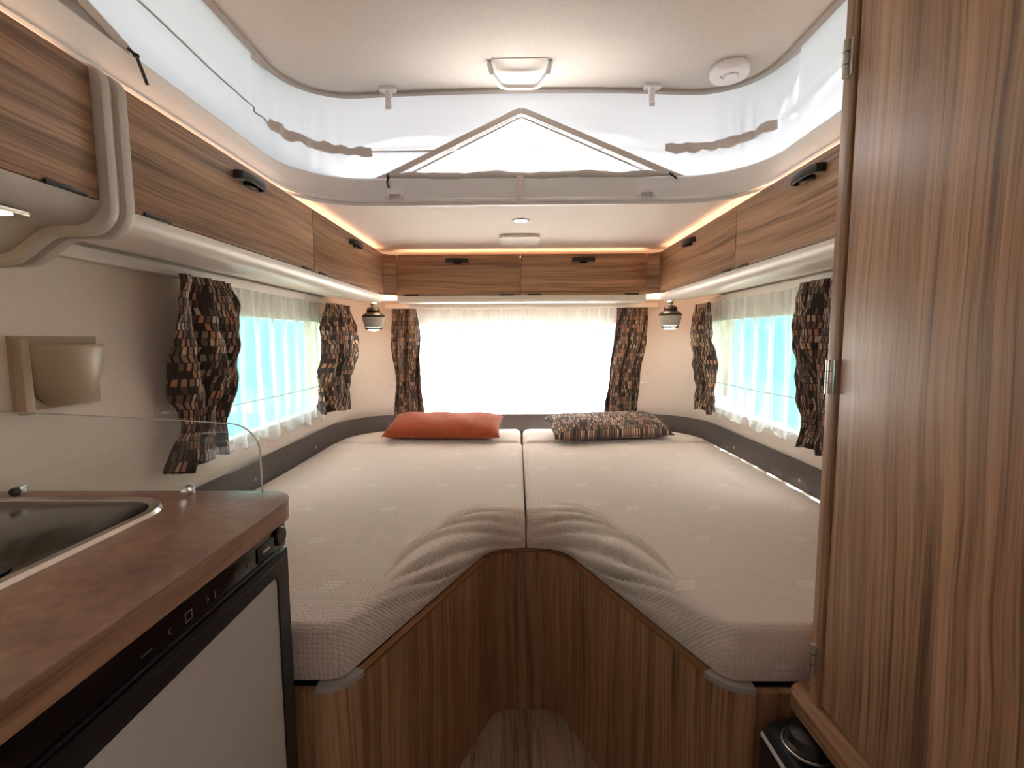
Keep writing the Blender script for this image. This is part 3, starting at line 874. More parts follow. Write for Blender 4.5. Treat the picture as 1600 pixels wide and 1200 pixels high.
# ------------------------------------------------------------------ moulded hood end of the kitchen locker
t = thing('hood_moulding', 'beige moulded hood with two ribs ending the kitchen locker', 'moulding', (-0.88, 0.86, 1.38))
def hood_outline(d, zt):
    """front face, rounded lower lip, flat underside, S-drop towards the wall"""
    f = -LX + d
    o = []
    o += [(-1.04, zt), (f - 0.03, zt)]
    o += [(f - 0.03 + 0.03 * math.sin(a), zt - 0.03 + 0.03 * math.cos(a)) for a in [PI / 2 * i / 6 for i in range(1, 7)]]
    o += [(f - 0.05 + 0.05 * math.cos(a), 1.450 - d - 0.05 * math.sin(a) + 0.018) for a in [PI / 2 * i / 7 for i in range(0, 8)]]
    zb = 1.418 - d
    for i in range(1, 11):
        q = i / 10
        o.append((lerp(-0.815, -0.915, q) + d * 0.3, lerp(zb, zb - 0.048, smooth01(q))))
    o += [(-1.04, zb - 0.050)]
    return o
prism('rib', hood_outline(0.016, 1.682), 'y', 0.8335, 0.852, 'rib_plastic', t, bevel=0.004, angle=40)
prism('groove', hood_outline(0.006, 1.676), 'y', 0.8525, 0.8675, 'rib_plastic', t, angle=40)
prism('rib', hood_outline(0.015, 1.682), 'y', 0.868, 0.889, 'rib_plastic', t, bevel=0.004, angle=40)
hp = [(-LX, LZ0 - 0.002)] + [p for p in hood_outline(0.0, 1.68) if p[1] < LZ0 - 0.006] + [(-1.04, LZ0 - 0.002)]
prism('underside', hp, 'y', 0.28, 0.833, 'rib_plastic', t, angle=40)
t2 = thing('hood_lamp', 'small lit hood lamp under the kitchen locker', 'light', (-0.80, 0.70, 1.41))
box('housing', (-0.812, 0.60, 1.409), (-0.765, 0.745, 1.4165), 'steel', t2, bevel=0.003)
box('lens', (-0.806, 0.61, 1.4065), (-0.771, 0.725, 1.4088), 'hood_lamp', t2, bevel=0.001)

# ------------------------------------------------------------------ bed base, mattresses
PZ = 0.541
def vpath(off=0.0):
    pts = [(-0.98, 0.872), (-0.365, 0.872), (-0.100, 1.483), (0.104, 1.483), (0.378, 0.872), (0.995, 0.872)]
    out = [Vector((*pts[0], 0))]
    for a, b, c in zip(pts, pts[1:], pts[2:]):
        A, B, C = Vector((*a, 0)), Vector((*b, 0)), Vector((*c, 0))
        r = 0.055
        p0 = B + (A - B).normalized() * r; p1 = B + (C - B).normalized() * r
        for i in range(9):
            q = i / 8
            out.append(p0 * (1 - q) ** 2 + B * 2 * q * (1 - q) + p1 * q * q)
    out.append(Vector((*pts[-1], 0)))
    return out
VP = vpath()
bb = thing('bed_base', 'dark wooden V-shaped bed base under the two mattresses', 'bed', (0, 1.9, 0))
def wood_sweep(name, prof, path, mat, parent, sw):
    o = sweep(name, prof, path, mat, parent)
    if sw:
        for l in o.data.uv_layers[0].data:
            l.uv = (l.uv[1], l.uv[0])
    return o
wood_sweep('front_panel', [(0.0, 0.001), (0.0, PZ - 0.004), (-0.016, PZ - 0.004), (-0.016, 0.001)], VP, 'cabinet_wood', bb, True)
# bright edge banding on the straight runs, grey caps on the two foot corners
def seg_path(i0, i1): return VP[i0:i1]
wood_sweep('edge_band', [(0.0015, PZ - 0.0035), (0.0015, PZ + 0.004), (-0.017, PZ + 0.004), (-0.017, PZ - 0.0035)], resample(VP[9:11], 0.2), 'wood_edge', bb, False)
wood_sweep('edge_band', [(0.0015, PZ - 0.0035), (0.0015, PZ + 0.004), (-0.017, PZ + 0.004), (-0.017, PZ - 0.0035)], VP[11:28], 'wood_edge', bb, False)
wood_sweep('edge_band', [(0.0015, PZ - 0.0035), (0.0015, PZ + 0.004), (-0.017, PZ + 0.004), (-0.017, PZ - 0.0035)], resample(VP[27:29], 0.2), 'wood_edge', bb, False)
for a, b in ((1, 10), (28, 37)):
    sweep('corner_cap', [(0.003, PZ - 0.006), (0.003, PZ + 0.005), (-0.020, PZ + 0.005), (-0.020, PZ - 0.004)], VP[a:b], 'grey_plastic', bb)
pf = [(p.x, p.y + 0.017) for p in VP]
prism('slat_board', [(-1.02, 0.90)] + [p for p in pf if -0.97 < p[0] < 0.98] + [(1.02, 0.90), (1.02, 2.55), (0.92, 2.78), (0.70, 2.90), (-0.70, 2.90), (-0.92, 2.78), (-1.02, 2.55)], 'z', PZ - 0.035, PZ - 0.006, 'shadow_gap', bb, grain='x')

ZM = 0.662
def fold_wave(w, dd):
    q = PI * (3.4 * w + 4.0 * dd + 0.25 * math.sin(dd * 8.0) + 0.18 * math.sin(w * 5 + dd * 11))
    return (2 * (abs(math.sin(q)) ** 0.85) - 1.2) * (0.72 + 0.28 * math.sin(dd * 13 + w * 3))
def mattress(name, s, label):
    """s=-1 kitchen side, s=1 wardrobe side. Columns follow the foot outline from the wall to the middle seam."""
    xw = s * 1.030
    xm = s * 0.0022 + 0.002
    ymid = 1.492
    pk_ = [(xw, 0.890), (s * 0.378 + (0.008 if s > 0 else 0), 0.890), (s * 0.113 + 0.002, ymid), (xm, ymid + 0.004)]
    P = [Vector((*p, 0)) for p in pk_]
    path = [P[0]]
    for A, B, C, r in ((P[0], P[1], P[2], 0.032), (P[1], P[2], P[3], 0.085)):
        p0 = B + (A - B).normalized() * r; p1 = B + (C - B).normalized() * r
        for i in range(11):
            q = i / 10
            path.append(p0 * (1 - q) ** 2 + B * 2 * q * (1 - q) + p1 * q * q)
    path.append(P[3])
    path = resample(path, 0.014)
    nc = len(path)
    yb = 2.545
    xs0, xs1 = path[0].x, path[-1].x
    L = [0.0]
    for a, b in zip(path, path[1:]): L.append(L[-1] + (b - a).length)
    tot = L[-1]
    lc = min(range(nc), key=lambda i: (path[i] - P[1]).length)          # corner index
    Lc = L[lc]
    rows_side, rows_top, rows_back = 26, 44, 8
    V, UV = [], []
    for i, p in enumerate(path):
        a = path[max(i - 1, 0)]; b = path[min(i + 1, nc - 1)]
        t = (b - a).normalized()
        nn = Vector((-t.y, t.x, 0)) * (1 if s < 0 else -1)              # inward (towards the head)
        if nn.y < 0: nn = -nn
        d = (L[i] - Lc) / (tot - Lc)                                    # 0 at foot corner, 1 at the seam
        dd = max(0.0, min(1.0, d))
        r = 0.018 + 0.060 * smooth01(dd / 0.55) * (1 - 0.35 * smooth01((dd - 0.8) / 0.2))
        rz = 0.022 + 0.050 * smooth01(dd / 0.6)
        h = ZM - PZ - 0.008
        side = []
        wr = smooth01((d - 0.12) / 0.35)                                # wrinkle strength
        for k in range(rows_side + 1):
            w = k / rows_side
            if w < 0.35:
                off, z = 0.004 * math.sin(w / 0.35 * PI), PZ + 0.007 + (h - rz) * (w / 0.35)
                off = -off
            else:
                a_ = (w - 0.35) / 0.65 * PI / 2
                off, z = r * (1 - math.cos(a_)) * 1.0, PZ + 0.007 + (h - rz) + rz * math.sin(a_)
            # folds start low beside the middle seam and climb onto the top towards the foot
            env = wr * smooth01(w / 0.25) * (1 - 0.85 * smooth01((dd - 0.72) / 0.26))
            f_ = fold_wave(w, dd)
            off -= 0.0135 * env * f_ * 0.8
            z += 0.0135 * env * f_ * 0.8
            side.append((p + nn * off, z, w))
        inner_p = side[-1][0]
        gx = (p.x - xs0) / (xs1 - xs0)
        q = Vector((lerp(xw, xm, gx), yb, 0))
        col = [(sp_, z, 0) for sp_, z, w in side]
        for k in range(1, rows_top + 1):
            v = (k / rows_top) ** 1.7
            pt = inner_p.lerp(q, v)
            dist = (pt - inner_p).length
            z = ZM - 0.001
            fold = 0.0108 * wr * math.exp(-(dist / 0.085) ** 2) * fold_wave(1 + dist / 0.14, dd) * (1 - 0.85 * smooth01((dd - 0.72) / 0.26))
            sag = 0.0
            big = 0.0025 * math.sin(pt.x * 7.3 + s) * math.sin(pt.y * 4.1) * smooth01(dist / 0.12)
            col.append((pt, z + (fold + sag + big) , 1))
        for k in range(1, rows_back + 1):
            a_ = k / rows_back * PI / 2
            col.append((q + Vector((0, 0.016 * math.sin(a_), 0)), ZM - 0.001 - 0.020 * (1 - math.cos(a_)), 2))
        col.append((q + Vector((0, 0.016, 0)), PZ + 0.007, 2))
        nrow = len(col)
        # rounding down at the seam and at the wall
        ds = abs(p.x - xm); dw = abs(p.x - xw)
        for pt, z, kind_ in col:
            e = min(abs(pt.x - xm), abs(pt.x - xw))
            rs = 0.018
            if e < rs and z > PZ + 0.03:
                z -= (rs - math.sqrt(max(0, rs * rs - (rs - e) ** 2))) * 0.75
            V.append((pt.x, pt.y, z))
        acc = 0.0
        prev = None
        for pt, z, kind_ in col:
            if prev is not None and kind_ == 0:
                pass
            UV.append((pt.x, pt.y + (z - ZM) * 0.9))
            prev = pt
    Fc = []
    for i in range(nc - 1):
        for j in range(nrow - 1):
            f = (i * nrow + j, (i + 1) * nrow + j, (i + 1) * nrow + j + 1, i * nrow + j + 1)
            Fc.append(f if s < 0 else f[::-1])
    # close the seam side, the wall side and the bottom
    Fc.append(tuple(range(nrow)) if s < 0 else tuple(range(nrow))[::-1])
    e = [(nc - 1) * nrow + j for j in range(nrow)]
    Fc.append(tuple(e[::-1]) if s < 0 else tuple(e))
    bt = [i * nrow for i in range(nc)] + [i * nrow + nrow - 1 for i in range(nc)][::-1]
    Fc.append(tuple(bt))
    t = thing(name, label, 'mattress', (s * 0.5, 1.7, PZ), 'mattresses')
    fin('cover', V, Fc, 'mattress_cover', t, True, UV, angle=60)
    # short vertical corner seam at the foot
    c = path[lc]
    sg = 1 if s > 0 else -1
    tube('corner_seam', [(c.x - sg * 0.003, c.y - 0.0045, PZ + 0.012), (c.x - sg * 0.004, c.y - 0.0055, PZ + 0.035), (c.x - sg * 0.002, c.y - 0.002, PZ + 0.062), (c.x + sg * 0.000, c.y + 0.003, PZ + 0.078)], 0.0018, 'mattress_cover', t, n=6, upv=(0, 1, 0))
    return t
mattress('mattress', -1, 'cream quilted mattress on the kitchen side, under the rust cushion')
mattress('mattress', 1, 'cream quilted mattress on the wardrobe side, under the patterned cushion')

def head_cushion(s, label):
    """upholstered head piece with a rounded outer corner"""
    xm, xo, y0, y1 = s * 0.007 + 0.002, s * 1.025, 2.566, 2.925
    R = 0.34
    out = []
    poly = [(xm, y0), (xo, y0)]
    c = (xo - s * R, y1 - R)
    for i in range(13):
        a = math.radians(90 * i / 12)
        poly.append((c[0] + s * R * math.cos(a), c[1] + R * math.sin(a)))
    poly.append((xm, y1))
    P = resample([(x, y, 0) for x, y in poly], 0.03, True)
    cen = Vector(((xm + xo) / 2, (y0 + y1) / 2 - 0.02, 0))
    prof = [(0.0, PZ - 0.001), (0.0, ZM - 0.030), (0.004, ZM - 0.014), (0.012, ZM - 0.003), (0.026, ZM + 0.005), (0.06, ZM + 0.009), (0.12, ZM + 0.011), (0.2, ZM + 0.012)]
    n_ = len(P)
    V, UV, Fc = [], [], []
    for off, z in prof:
        for p in P:
            d = cen - p
            f = min(0.97, off / max(d.length, 1e-6))
            q = p + d * f
            V.append((q.x, q.y, z)); UV.append((q.x, q.y))
    for j in range(len(prof) - 1):
        for i in range(n_):
            k = (i + 1) % n_
            Fc.append((j * n_ + i, j * n_ + k, (j + 1) * n_ + k, (j + 1) * n_ + i))
    Fc.append(tuple((len(prof) - 1) * n_ + i for i in range(n_)))
    Fc.append(tuple(range(n_))[::-1])
    o = fin('head_cushion', V, Fc, 'mattress_cover', None, True, UV, angle=60)
    bm = bmesh.new(); bm.from_mesh(o.data); bmesh.ops.recalc_face_normals(bm, faces=bm.faces[:]); bm.to_mesh(o.data); bm.free()
    tag(o, label, 'cushion', 'head cushions')
head_cushion(-1, 'cream head piece between rust cushion and rear window')
head_cushion(1, 'cream head piece between patterned cushion and rear window')

# grey felt band round the bed
BR_ = 0.36
bp_ = [(-1.032, 0.90, 0)] + [(x, y, 0) for x, y in arc2(-1.032 + BR_, 2.950 - BR_, BR_, 180, 90, 14)] + [(x, y, 0) for x, y in arc2(1.032 - BR_, 2.950 - BR_, BR_, 90, 0, 14)] + [(1.032, 0.84, 0)]
fb = thing('felt_band', 'dark grey felt band running round the bed along walls', 'band', (0, 2.9, 0.6))
sweep('band', [(-0.014, 0.60), (-0.014, 0.752), (-0.011, 0.757), (-0.003, 0.757), (0.0, 0.752), (0.0, 0.60)], bp_, 'band_felt', fb)
for x, y in ((-1.031, 2.341), (-1.031, 1.788), (1.031, 2.31), (1.031, 1.763)):
    s = -1 if x < 0 else 1
    lathe('snap_button', [(0.007, 0.001), (0.007, -0.002 * s * 0 - 0.0), (0.006, -0.003), (0, -0.0045)] if s > 0 else [(0.007, -0.001), (0.007, 0.0), (0.006, 0.003), (0, 0.0045)], (x, y, 0.690), 'cream_plastic', fb, axis='x', n=14)

# ------------------------------------------------------------------ loose cushions
def pillow(name, c, L, W, T, yaw, mat, label, tilt=0.0):
    """soft oblong cushion: pinched corners, sagging long sides"""
    N1, N2 = 40, 20
    V, UV, Fc = [], [], []
    R = Matrix.Rotation(yaw, 3, 'Z') @ Matrix.Rotation(tilt, 3, 'X')
    def pt(u, v, side):
        x, y = u * 2 - 1, v * 2 - 1
        ex = (1 - abs(x) ** 7.0) ** 0.55; ey = (1 - abs(y) ** 2.8) ** 0.55
        px = x * L / 2 * (1 - 0.035 * (1 - y * y)); py = y * W / 2 * (1 - 0.06 * (1 - x * x))
        h = T / 2 * ex * ey * (1 + 0.035 * math.sin(x * 9 + y * 4) )
        return Vector((px, py, side * h * (1.15 if side > 0 else 0.75)))
    for side in (1, -1):
        for j in range(N2 + 1):
            for i in range(N1 + 1):
                p = R @ pt(i / N1, j / N2, side) + Vector(c)
                V.append(p); UV.append(((i / N1) * L, (j / N2) * W * 1.15))
    m = (N1 + 1) * (N2 + 1)
    for k in (0, 1):
        for j in range(N2):
            for i in range(N1):
                a = k * m + j * (N1 + 1) + i
                f = (a, a + 1, a + N1 + 2, a + N1 + 1)
                Fc.append(f if k == 0 else f[::-1])
    t = thing(name, label, 'cushion', (c[0], c[1], c[2] - T * 0.37))
    o = fin('cover', V, Fc, mat, t, True, UV, angle=180)
    bm = bmesh.new(); bm.from_mesh(o.data); bmesh.ops.remove_doubles(bm, verts=bm.verts[:], dist=1e-5); bm.to_mesh(o.data); bm.free()
    edge = []
    for u in [i / 30 for i in range(31)]: edge.append(R @ pt(u, 0, 1) + Vector(c))
    tube('seam', edge, 0.0028, mat, t, n=6)
    return t
pillow('scatter_cushion', (-0.435, 2.690, 0.730), 0.645, 0.30, 0.108, math.radians(-3.0), 'rust_corduroy', 'rust orange corduroy cushion at the head of bed', math.radians(12))
pillow('scatter_cushion', (0.478, 2.672, 0.730), 0.665, 0.30, 0.108, math.radians(9.0), 'pattern_cloth_small', 'brown and salmon block-patterned cushion at the head of bed', math.radians(12))

# ------------------------------------------------------------------ curtains
def side_wall_x(y, s, inset):
    if y <= YR - CR: return s * (WX - inset)
    d = min(CR - 0.001, y - (YR - CR))
    return s * (WX - CR + math.sqrt(max(0, CR * CR - d * d)) - inset)
def curtain(label, where, s, edges, zt, zb, nf, seed, inset=0.055, amp0=0.034, flat=0.46):
    """heavy gathered curtain; edges = (v, one side, other side) measured along the wall from top (v=0) to hem (v=1)"""
    rnd = random.Random(seed)
    ph = rnd.random() * 3
    H = zt - zb
    EL, ER = [(e[0], e[1]) for e in edges], [(e[0], e[2]) for e in edges]
    c0 = (edges[0][1] + edges[0][2]) / 2
    def fn(u, v):
        z = zt - H * v
        x = 2 * u - 1
        uw = u + (0.35 / nf) * (1 - abs(x)) * math.sin(v * 4.2 + ph) * 0.5
        a = lerp(interp(EL, v), interp(ER, v), uw)
        a += 0.006 * math.sin(2 * PI * nf * u + ph) * (1 - abs(x)) + 0.0025 * math.sin(v * 12 + u * 6)
        wdt = abs(interp(ER, v) - interp(EL, v)) / abs(edges[0][2] - edges[0][1])
        amp = amp0 * interp([(0, 0.55), (0.12, 0.8), (0.4, 1.0), (0.8, 0.85), (1, 1.0)], v) * min(1.1, wdt)
        q = PI * nf * u + ph + 0.5 * math.sin(v * 5 + ph * 2)
        dep = amp * (2 * abs(math.sin(q)) ** 0.75 - 1) + 0.005 * math.sin(2 * PI * nf * 1.7 * u + v * 9) + 0.003 * math.sin(v * 9 + u * 7 + ph)
        dep += 0.003 * math.sin(v * 41 + u * 19) * math.sin(u * 23 + ph)
        bell = 0.022 * math.sin(PI * u) * interp([(0, 0.4), (0.4, 1), (0.75, 0.5), (1, 0.8)], v)
        zz = z - 0.012 * math.sin(u * 7 + ph) * smooth01((v - 0.9) / 0.1)
        if where == 'x':
            return (side_wall_x(a, s, inset) - s * (dep + bell), a, zz)
        return (a, 2.885 - dep - bell * 0.6, zz)
    t = thing('curtain', label, 'curtain', (s * 1.0 if where == 'x' else c0, c0 if where == 'x' else 2.88, zb), 'patterned curtains')
    grid('cloth', fn, 110, 60, 'pattern_cloth' if where == 'x' else 'pattern_cloth_small', t, lambda u, v: (u * flat, v * H), solid=0.003)
    return t
curtain('patterned curtain behind the glass splash guard, tied in near its hem', 'x', -1,
        [(0, 1.350, 1.590), (0.15, 1.315, 1.612), (0.42, 1.305, 1.612), (0.62, 1.325, 1.590), (0.74, 1.350, 1.545), (0.82, 1.350, 1.525), (0.89, 1.320, 1.525), (1.0, 1.275, 1.530)], 1.407, 0.862, 3.0, 1, inset=0.072)
curtain('patterned curtain at kitchen-side window, hanging beside the rear corner', 'x', -1,
        [(0, 2.36, 2.66), (0.2, 2.32, 2.69), (0.45, 2.30, 2.68), (0.75, 2.265, 2.60), (1.0, 2.255, 2.56)], 1.402, 0.866, 3.4, 2, inset=0.100)
curtain('patterned curtain at wardrobe-side window, hanging beside the rear corner', 'x', 1,
        [(0, 2.47, 2.69), (0.3, 2.455, 2.685), (0.55, 2.43, 2.66), (0.8, 2.42, 2.60), (1.0, 2.40, 2.61)], 1.402, 0.845, 2.4, 3, inset=0.076)
curtain('patterned curtain at wardrobe-side window, hanging beside the wardrobe', 'x', 1,
        [(0, 1.49, 1.715), (0.35, 1.50, 1.705), (0.7, 1.51, 1.670), (0.85, 1.53, 1.640), (1.0, 1.525, 1.665)], 1.407, 0.850, 2.6, 4, inset=0.078)
curtain('patterned curtain at rear window, behind the rust cushion', 'y', 0,
        [(0, -0.765, -0.625), (0.3, -0.775, -0.608), (0.7, -0.755, -0.605), (1.0, -0.765, -0.585)], 1.402, 0.770, 2.6, 5, amp0=0.024)
curtain('patterned curtain at rear window, behind the patterned cushion', 'y', 0,
        [(0, 0.565, 0.755), (0.3, 0.555, 0.745), (0.65, 0.530, 0.705), (1.0, 0.500, 0.700)], 1.402, 0.770, 2.6, 6, amp0=0.024)

def sheer(label, where, s, a0, a1, zt, zb, npl, seed, inset=0.012):
    rnd = random.Random(seed)
    ph = rnd.random() * 6
    H = zt - zb
    def fn(u, v):
        a = lerp(a0, a1, u)
        k = interp([(0, 1.0), (0.12, 0.75), (0.6, 0.6), (1, 0.9)], v)
        pl = max(0.0, math.sin(2 * PI * npl * u)) ** 3 * 0.016 * interp([(0, 1), (0.25, 0.55), (0.6, 0.25), (1, 0.1)], v)
        wv = 0.013 * math.sin(2 * PI * npl * 0.5 * (u + 0.05 * v * math.sin(5 * u + ph)) + ph + 1.5 * v) * interp([(0, 0.2), (0.4, 1), (1, 1.5)], v)
        wv += 0.009 * math.sin(2 * PI * npl * 1.1 * u + 2.2 * v + ph) * v
        dep = inset + pl + wv + 0.012
        z = zt - H * v - (0.016 * math.sin(2 * PI * npl * 0.33 * u + ph) + 0.010 * math.sin(2 * PI * npl * 0.8 * u)) * smooth01((v - 0.75) / 0.25)
        a += 0.012 * math.sin(2 * PI * npl * 0.4 * u + 3 * v)  * v
        if where == 'x':
            return (s * (WX - dep), a, z)
        return (a, 2.955 - dep, z)
    t = thing('sheer_curtain', label, 'curtain', (s * 1.02 if where == 'x' else 0, (a0 + a1) / 2 if where == 'x' else 2.92, zb), 'sheer curtains')
    grid('cloth', fn, 150, 30, 'sheer', t, lambda u, v: (u * (a1 - a0) * 1.4, v * H))
    # hem and hanging cord
    tube('hem', [fn(i / 60, 1.0) for i in range(61)], 0.0022, 'sheer', t, n=5)
    return t
SH = {}
SH[-1] = sheer('white sheer curtain over the kitchen-side window', 'x', -1, 1.62, 2.45, 1.407, 0.835, 15, 11)
SH[1] = sheer('white sheer curtain over the wardrobe-side window', 'x', 1, 1.74, 2.64, 1.407, 0.835, 14, 12)
sheer('white sheer curtain over the rear window, behind the two cushions', 'y', 0, -0.625, 0.565, 1.402, 0.790, 20, 13)
for s, y0, y1 in ((-1, 1.60, 2.60), (1, 1.70, 2.66)):
    xx = s * (WX - 0.052)
    tube('cord', [(xx, lerp(y0, y1, i / 20), 1.0 - 0.006 * math.sin(PI * i / 20)) for i in range(21)], 0.0013, 'grey_plastic', SH[s], n=6)
# tie-back hooks
def hook_thing(label, c, d, out):
    c = Vector(c); d = Vector(d); out = Vector(out)
    t = thing('curtain_hook', label, 'hook', c, 'curtain hooks')
    a = c - d * 0.012; b = c + d * 0.012 + out * 0.006
    box('plate', a + Vector((0, 0, -0.022)), b + Vector((0, 0, 0.022)), 'white_plastic', t, bevel=0.002)
    tube('arm', [c + out * 0.006, c + out * 0.022 + d * 0.006, c + out * 0.026 + d * 0.03, c + out * 0.026 + d * 0.06, c + out * 0.030 + d * 0.075 + Vector((0, 0, 0.008))], 0.004, 'bright_plastic', t, n=8)
hook_thing('white curtain hook on the wall before the tied curtain', (-WX + 0.0005, 1.350, 1.015), (0, 1, 0), (1, 0, 0))
hook_thing('white curtain hook on the rear wall beside patterned curtain, wardrobe side', (0.775, YR - 0.0035, 0.950), (-1, 0, 0), (0, -1, 0))
hook_thing('white curtain hook on the rear wall beside patterned curtain, kitchen side', (-0.800, YR - 0.006, 0.950), (1, 0, 0), (0, -1, 0))

# ------------------------------------------------------------------ reading lamps
for s, lab in ((-1, 'hanging reading lamp with knit shade in rear corner, kitchen side'), (1, 'hanging reading lamp with knit shade in rear corner, wardrobe side')):
    c = (s * 0.815, 2.66, 0)
    t = thing('reading_lamp', lab, 'lamp', (c[0], c[1], 1.28), 'reading lamps')
    lathe('mount', [(0, 1.424), (0.020, 1.424), (0.022, 1.416), (0.012, 1.408), (0.010, 1.396), (0, 1.396)], c, 'chrome', t, n=20)
    lathe('cap', [(0, 1.402), (0.020, 1.400), (0.034, 1.390), (0.037, 1.378), (0.032, 1.372), (0.046, 1.366), (0.060, 1.354), (0.062, 1.346), (0.058, 1.343), (0, 1.343)], c, 'black_plastic', t)
    sh = lathe('shade', [(0.058, 1.3425), (0.060, 1.336), (0.047, 1.288), (0.043, 1.288), (0.055, 1.336), (0.054, 1.3425)], c, 'lamp_knit', t, ring=True)
    lathe('rim', [(0.0465, 1.2875), (0.046, 1.278), (0.040, 1.276), (0.037, 1.279), (0.042, 1.2875)], c, 'black_plastic', t, ring=True)
    lathe('bulb', [(0, 1.2705), (0.026, 1.2725), (0.036, 1.280), (0.030, 1.292), (0, 1.294)], c, 'bulb', t)

# ------------------------------------------------------------------ kitchen
CZ = 0.95
t = thing('worktop', 'brown stone-look kitchen worktop with rounded end', 'worktop', (-0.73, 0.2, CZ - 0.034))
def wt(ins):
    x0, x1, y0, y1, r = -1.046, -0.416 - ins, -0.55, 0.842 - ins, 0.06
    p = [(x0, y0), (x1, y0)]
    p += [(x1 - r + r * math.cos(math.radians(a)), y1 - r + r * math.sin(math.radians(a))) for a in range(0, 91, 9)]
    p += [(x0, y1)]
    return p
prism('slab', wt(0.0), 'z', CZ - 0.004, CZ, 'counter', t, bevel=0.0015)
prism('edging', wt(0.0008), 'z', CZ - 0.034, CZ - 0.0042, 'counter_edge', t, grain='y')
# sink/hob unit with dark glass lid
t = thing('hob_unit', 'steel rimmed hob with black glass lid set in worktop', 'hob', (-0.76, 0.54, CZ))
hx0, hx1, hy0, hy1 = -0.955, -0.590, 0.28, 0.792
rim = [(x, y, CZ) for x, y in rr(hx0 + 0.008, hx1 - 0.008, hy0 + 0.008, hy1 - 0.008, 0.075, 9)]
sweep('rim', [(-0.011, 0.0003), (-0.009, 0.005), (-0.002, 0.008), (0.005, 0.006), (0.008, 0.0003)], rim, 'steel', t, closed=True)
prism('glass_lid', rr(hx0 + 0.017, hx1 - 0.017, hy0 + 0.017, hy1 - 0.017, 0.068, 9), 'z', CZ + 0.0003, CZ + 0.004, 'black_gloss', t, bevel=0.001)
lathe('finger_hole', [(0.012, 0.0041), (0.024, 0.0046), (0.026, 0.0062), (0.022, 0.0070), (0.014, 0.0055)], (-0.640, 0.520, CZ), 'black_trim', t, n=24, ring=True)
prism('label', rr(-0.648, -0.616, 0.440, 0.492, 0.003, 3), 'z', CZ + 0.0041, CZ + 0.0045, 'bright_plastic', t)
# splash guard
t = thing('splash_guard', 'clear glass splash guard standing at the end of worktop', 'screen', (-0.76, 0.829, CZ))
def gp():
    o = [(-1.044, CZ + 0.0008), (-0.478, CZ + 0.0008)]
    cx, cz, r = -0.478 - 0.055, 1.076 - 0.055, 0.055
    o += [(cx + r * math.cos(math.radians(a)), cz + r * math.sin(math.radians(a))) for a in range(0, 91, 9)]
    o += [(-0.60, 1.081), (-0.94, 1.099), (-1.044, 1.103)]
    return o
prism('pane', gp(), 'y', 0.826, 0.830, 'splash_glass', t)
ge = [(x, 0.828, z) for x, z in gp()][1:]
sweep('polished_edge', [(0.0003, -0.0021), (0.0014, -0.0021), (0.0014, 0.0021), (0.0003, 0.0021)], [Vector(p) for p in ge][::-1], 'glass_edge', t, upv=(0, -1, 0))
for x, lab in ((-0.906, 'chrome clamp knob of the glass guard, nearer the wall holder'), (-0.604, 'chrome clamp knob of the glass guard, nearer its rounded corner')):
    k = thing('glass_clamp', lab, 'clamp', (x, 0.825, CZ), 'clamps of the glass splash guard')
    box('foot', (x - 0.007, 0.8135, CZ + 0.0004), (x + 0.007, 0.8255, CZ + 0.016), 'chrome', k, bevel=0.0015)
    lathe('knob', [(0, -0.010), (0.006, -0.010), (0.0075, -0.008), (0.0075, -0.001), (0.005, 0.0), (0, 0.0)], (x + 0.003, 0.813, CZ + 0.009), 'rubber_dark' if x < -0.8 else 'chrome', k, axis='y', n=16)
# fridge
t = thing('fridge', 'black framed fridge with pale door panel under the worktop', 'fridge', (-0.73, 0.55, 0.02))
FX = -0.446
box('body', (-1.02, 0.262, 0.06), (FX - 0.040, 0.838, CZ - 0.0355), 'black_trim', t, bevel=0.002)
box('control_panel', (FX - 0.039, 0.262, 0.850), (FX, 0.838, CZ - 0.037), 'black_gloss', t, bevel=0.004)
box('upper_trim', (FX + 0.0002, 0.275, 0.9015), (FX + 0.004, 0.800, 0.9055), 'black_plastic', t, bevel=0.001)
box('lower_trim', (FX + 0.0002, 0.275, 0.852), (FX + 0.003, 0.800, 0.8555), 'black_plastic', t, bevel=0.001)
box('display', (FX + 0.0002, 0.742, 0.860), (FX + 0.0018, 0.792, 0.884), 'black_plastic', t, bevel=0.0005)
lathe('knob', [(0.017, 0.0002), (0.017, 0.003), (0.015, 0.005), (0, 0.005)], (FX, 0.815, 0.876), 'black_plastic', t, axis='x', n=24)
marks = []
def bar(y, z, dy, dz): marks.append(((FX + 0.0003, y, z), (FX + 0.0008, y + dy, z + dz)))
for (y, z, w_) in ((0.572, 0.864, 0.013),):
    bar(y, z, w_, 0.001); bar(y, z + 0.012, w_, 0.001); bar(y, z, 0.001, 0.013); bar(y + w_ - 0.001, z, 0.001, 0.013)
for i in range(5):
    bar(0.542 + i * 0.0009, 0.870 + i * 0.0009, 0.0011, 0.0011); bar(0.542 + i * 0.0009, 0.870 - i * 0.0009, 0.0011, 0.0011)
    bar(0.618 - i * 0.0009, 0.870 + i * 0.0009, 0.0011, 0.0011); bar(0.618 - i * 0.0009, 0.870 - i * 0.0009, 0.0011, 0.0011)
bar(0.500, 0.868, 0.016, 0.001); bar(0.632, 0.864, 0.001, 0.010); bar(0.680, 0.866, 0.001, 0.008); bar(0.715, 0.866, 0.001, 0.008)
boxes('control_marks', marks, 'print_grey', t, kind='stuff')
mk = []
for i in range(8):
    y = 0.757 + i * 0.0028
    mk.append(((FX + 0.0019, y, 0.8705), (FX + 0.0022, y + 0.0020, 0.8745)))
boxes('display_lettering', mk, 'bright_plastic', t, kind='stuff')
dz0, dz1, dy0, dy1 = 0.075, 0.847, 0.264, 0.837
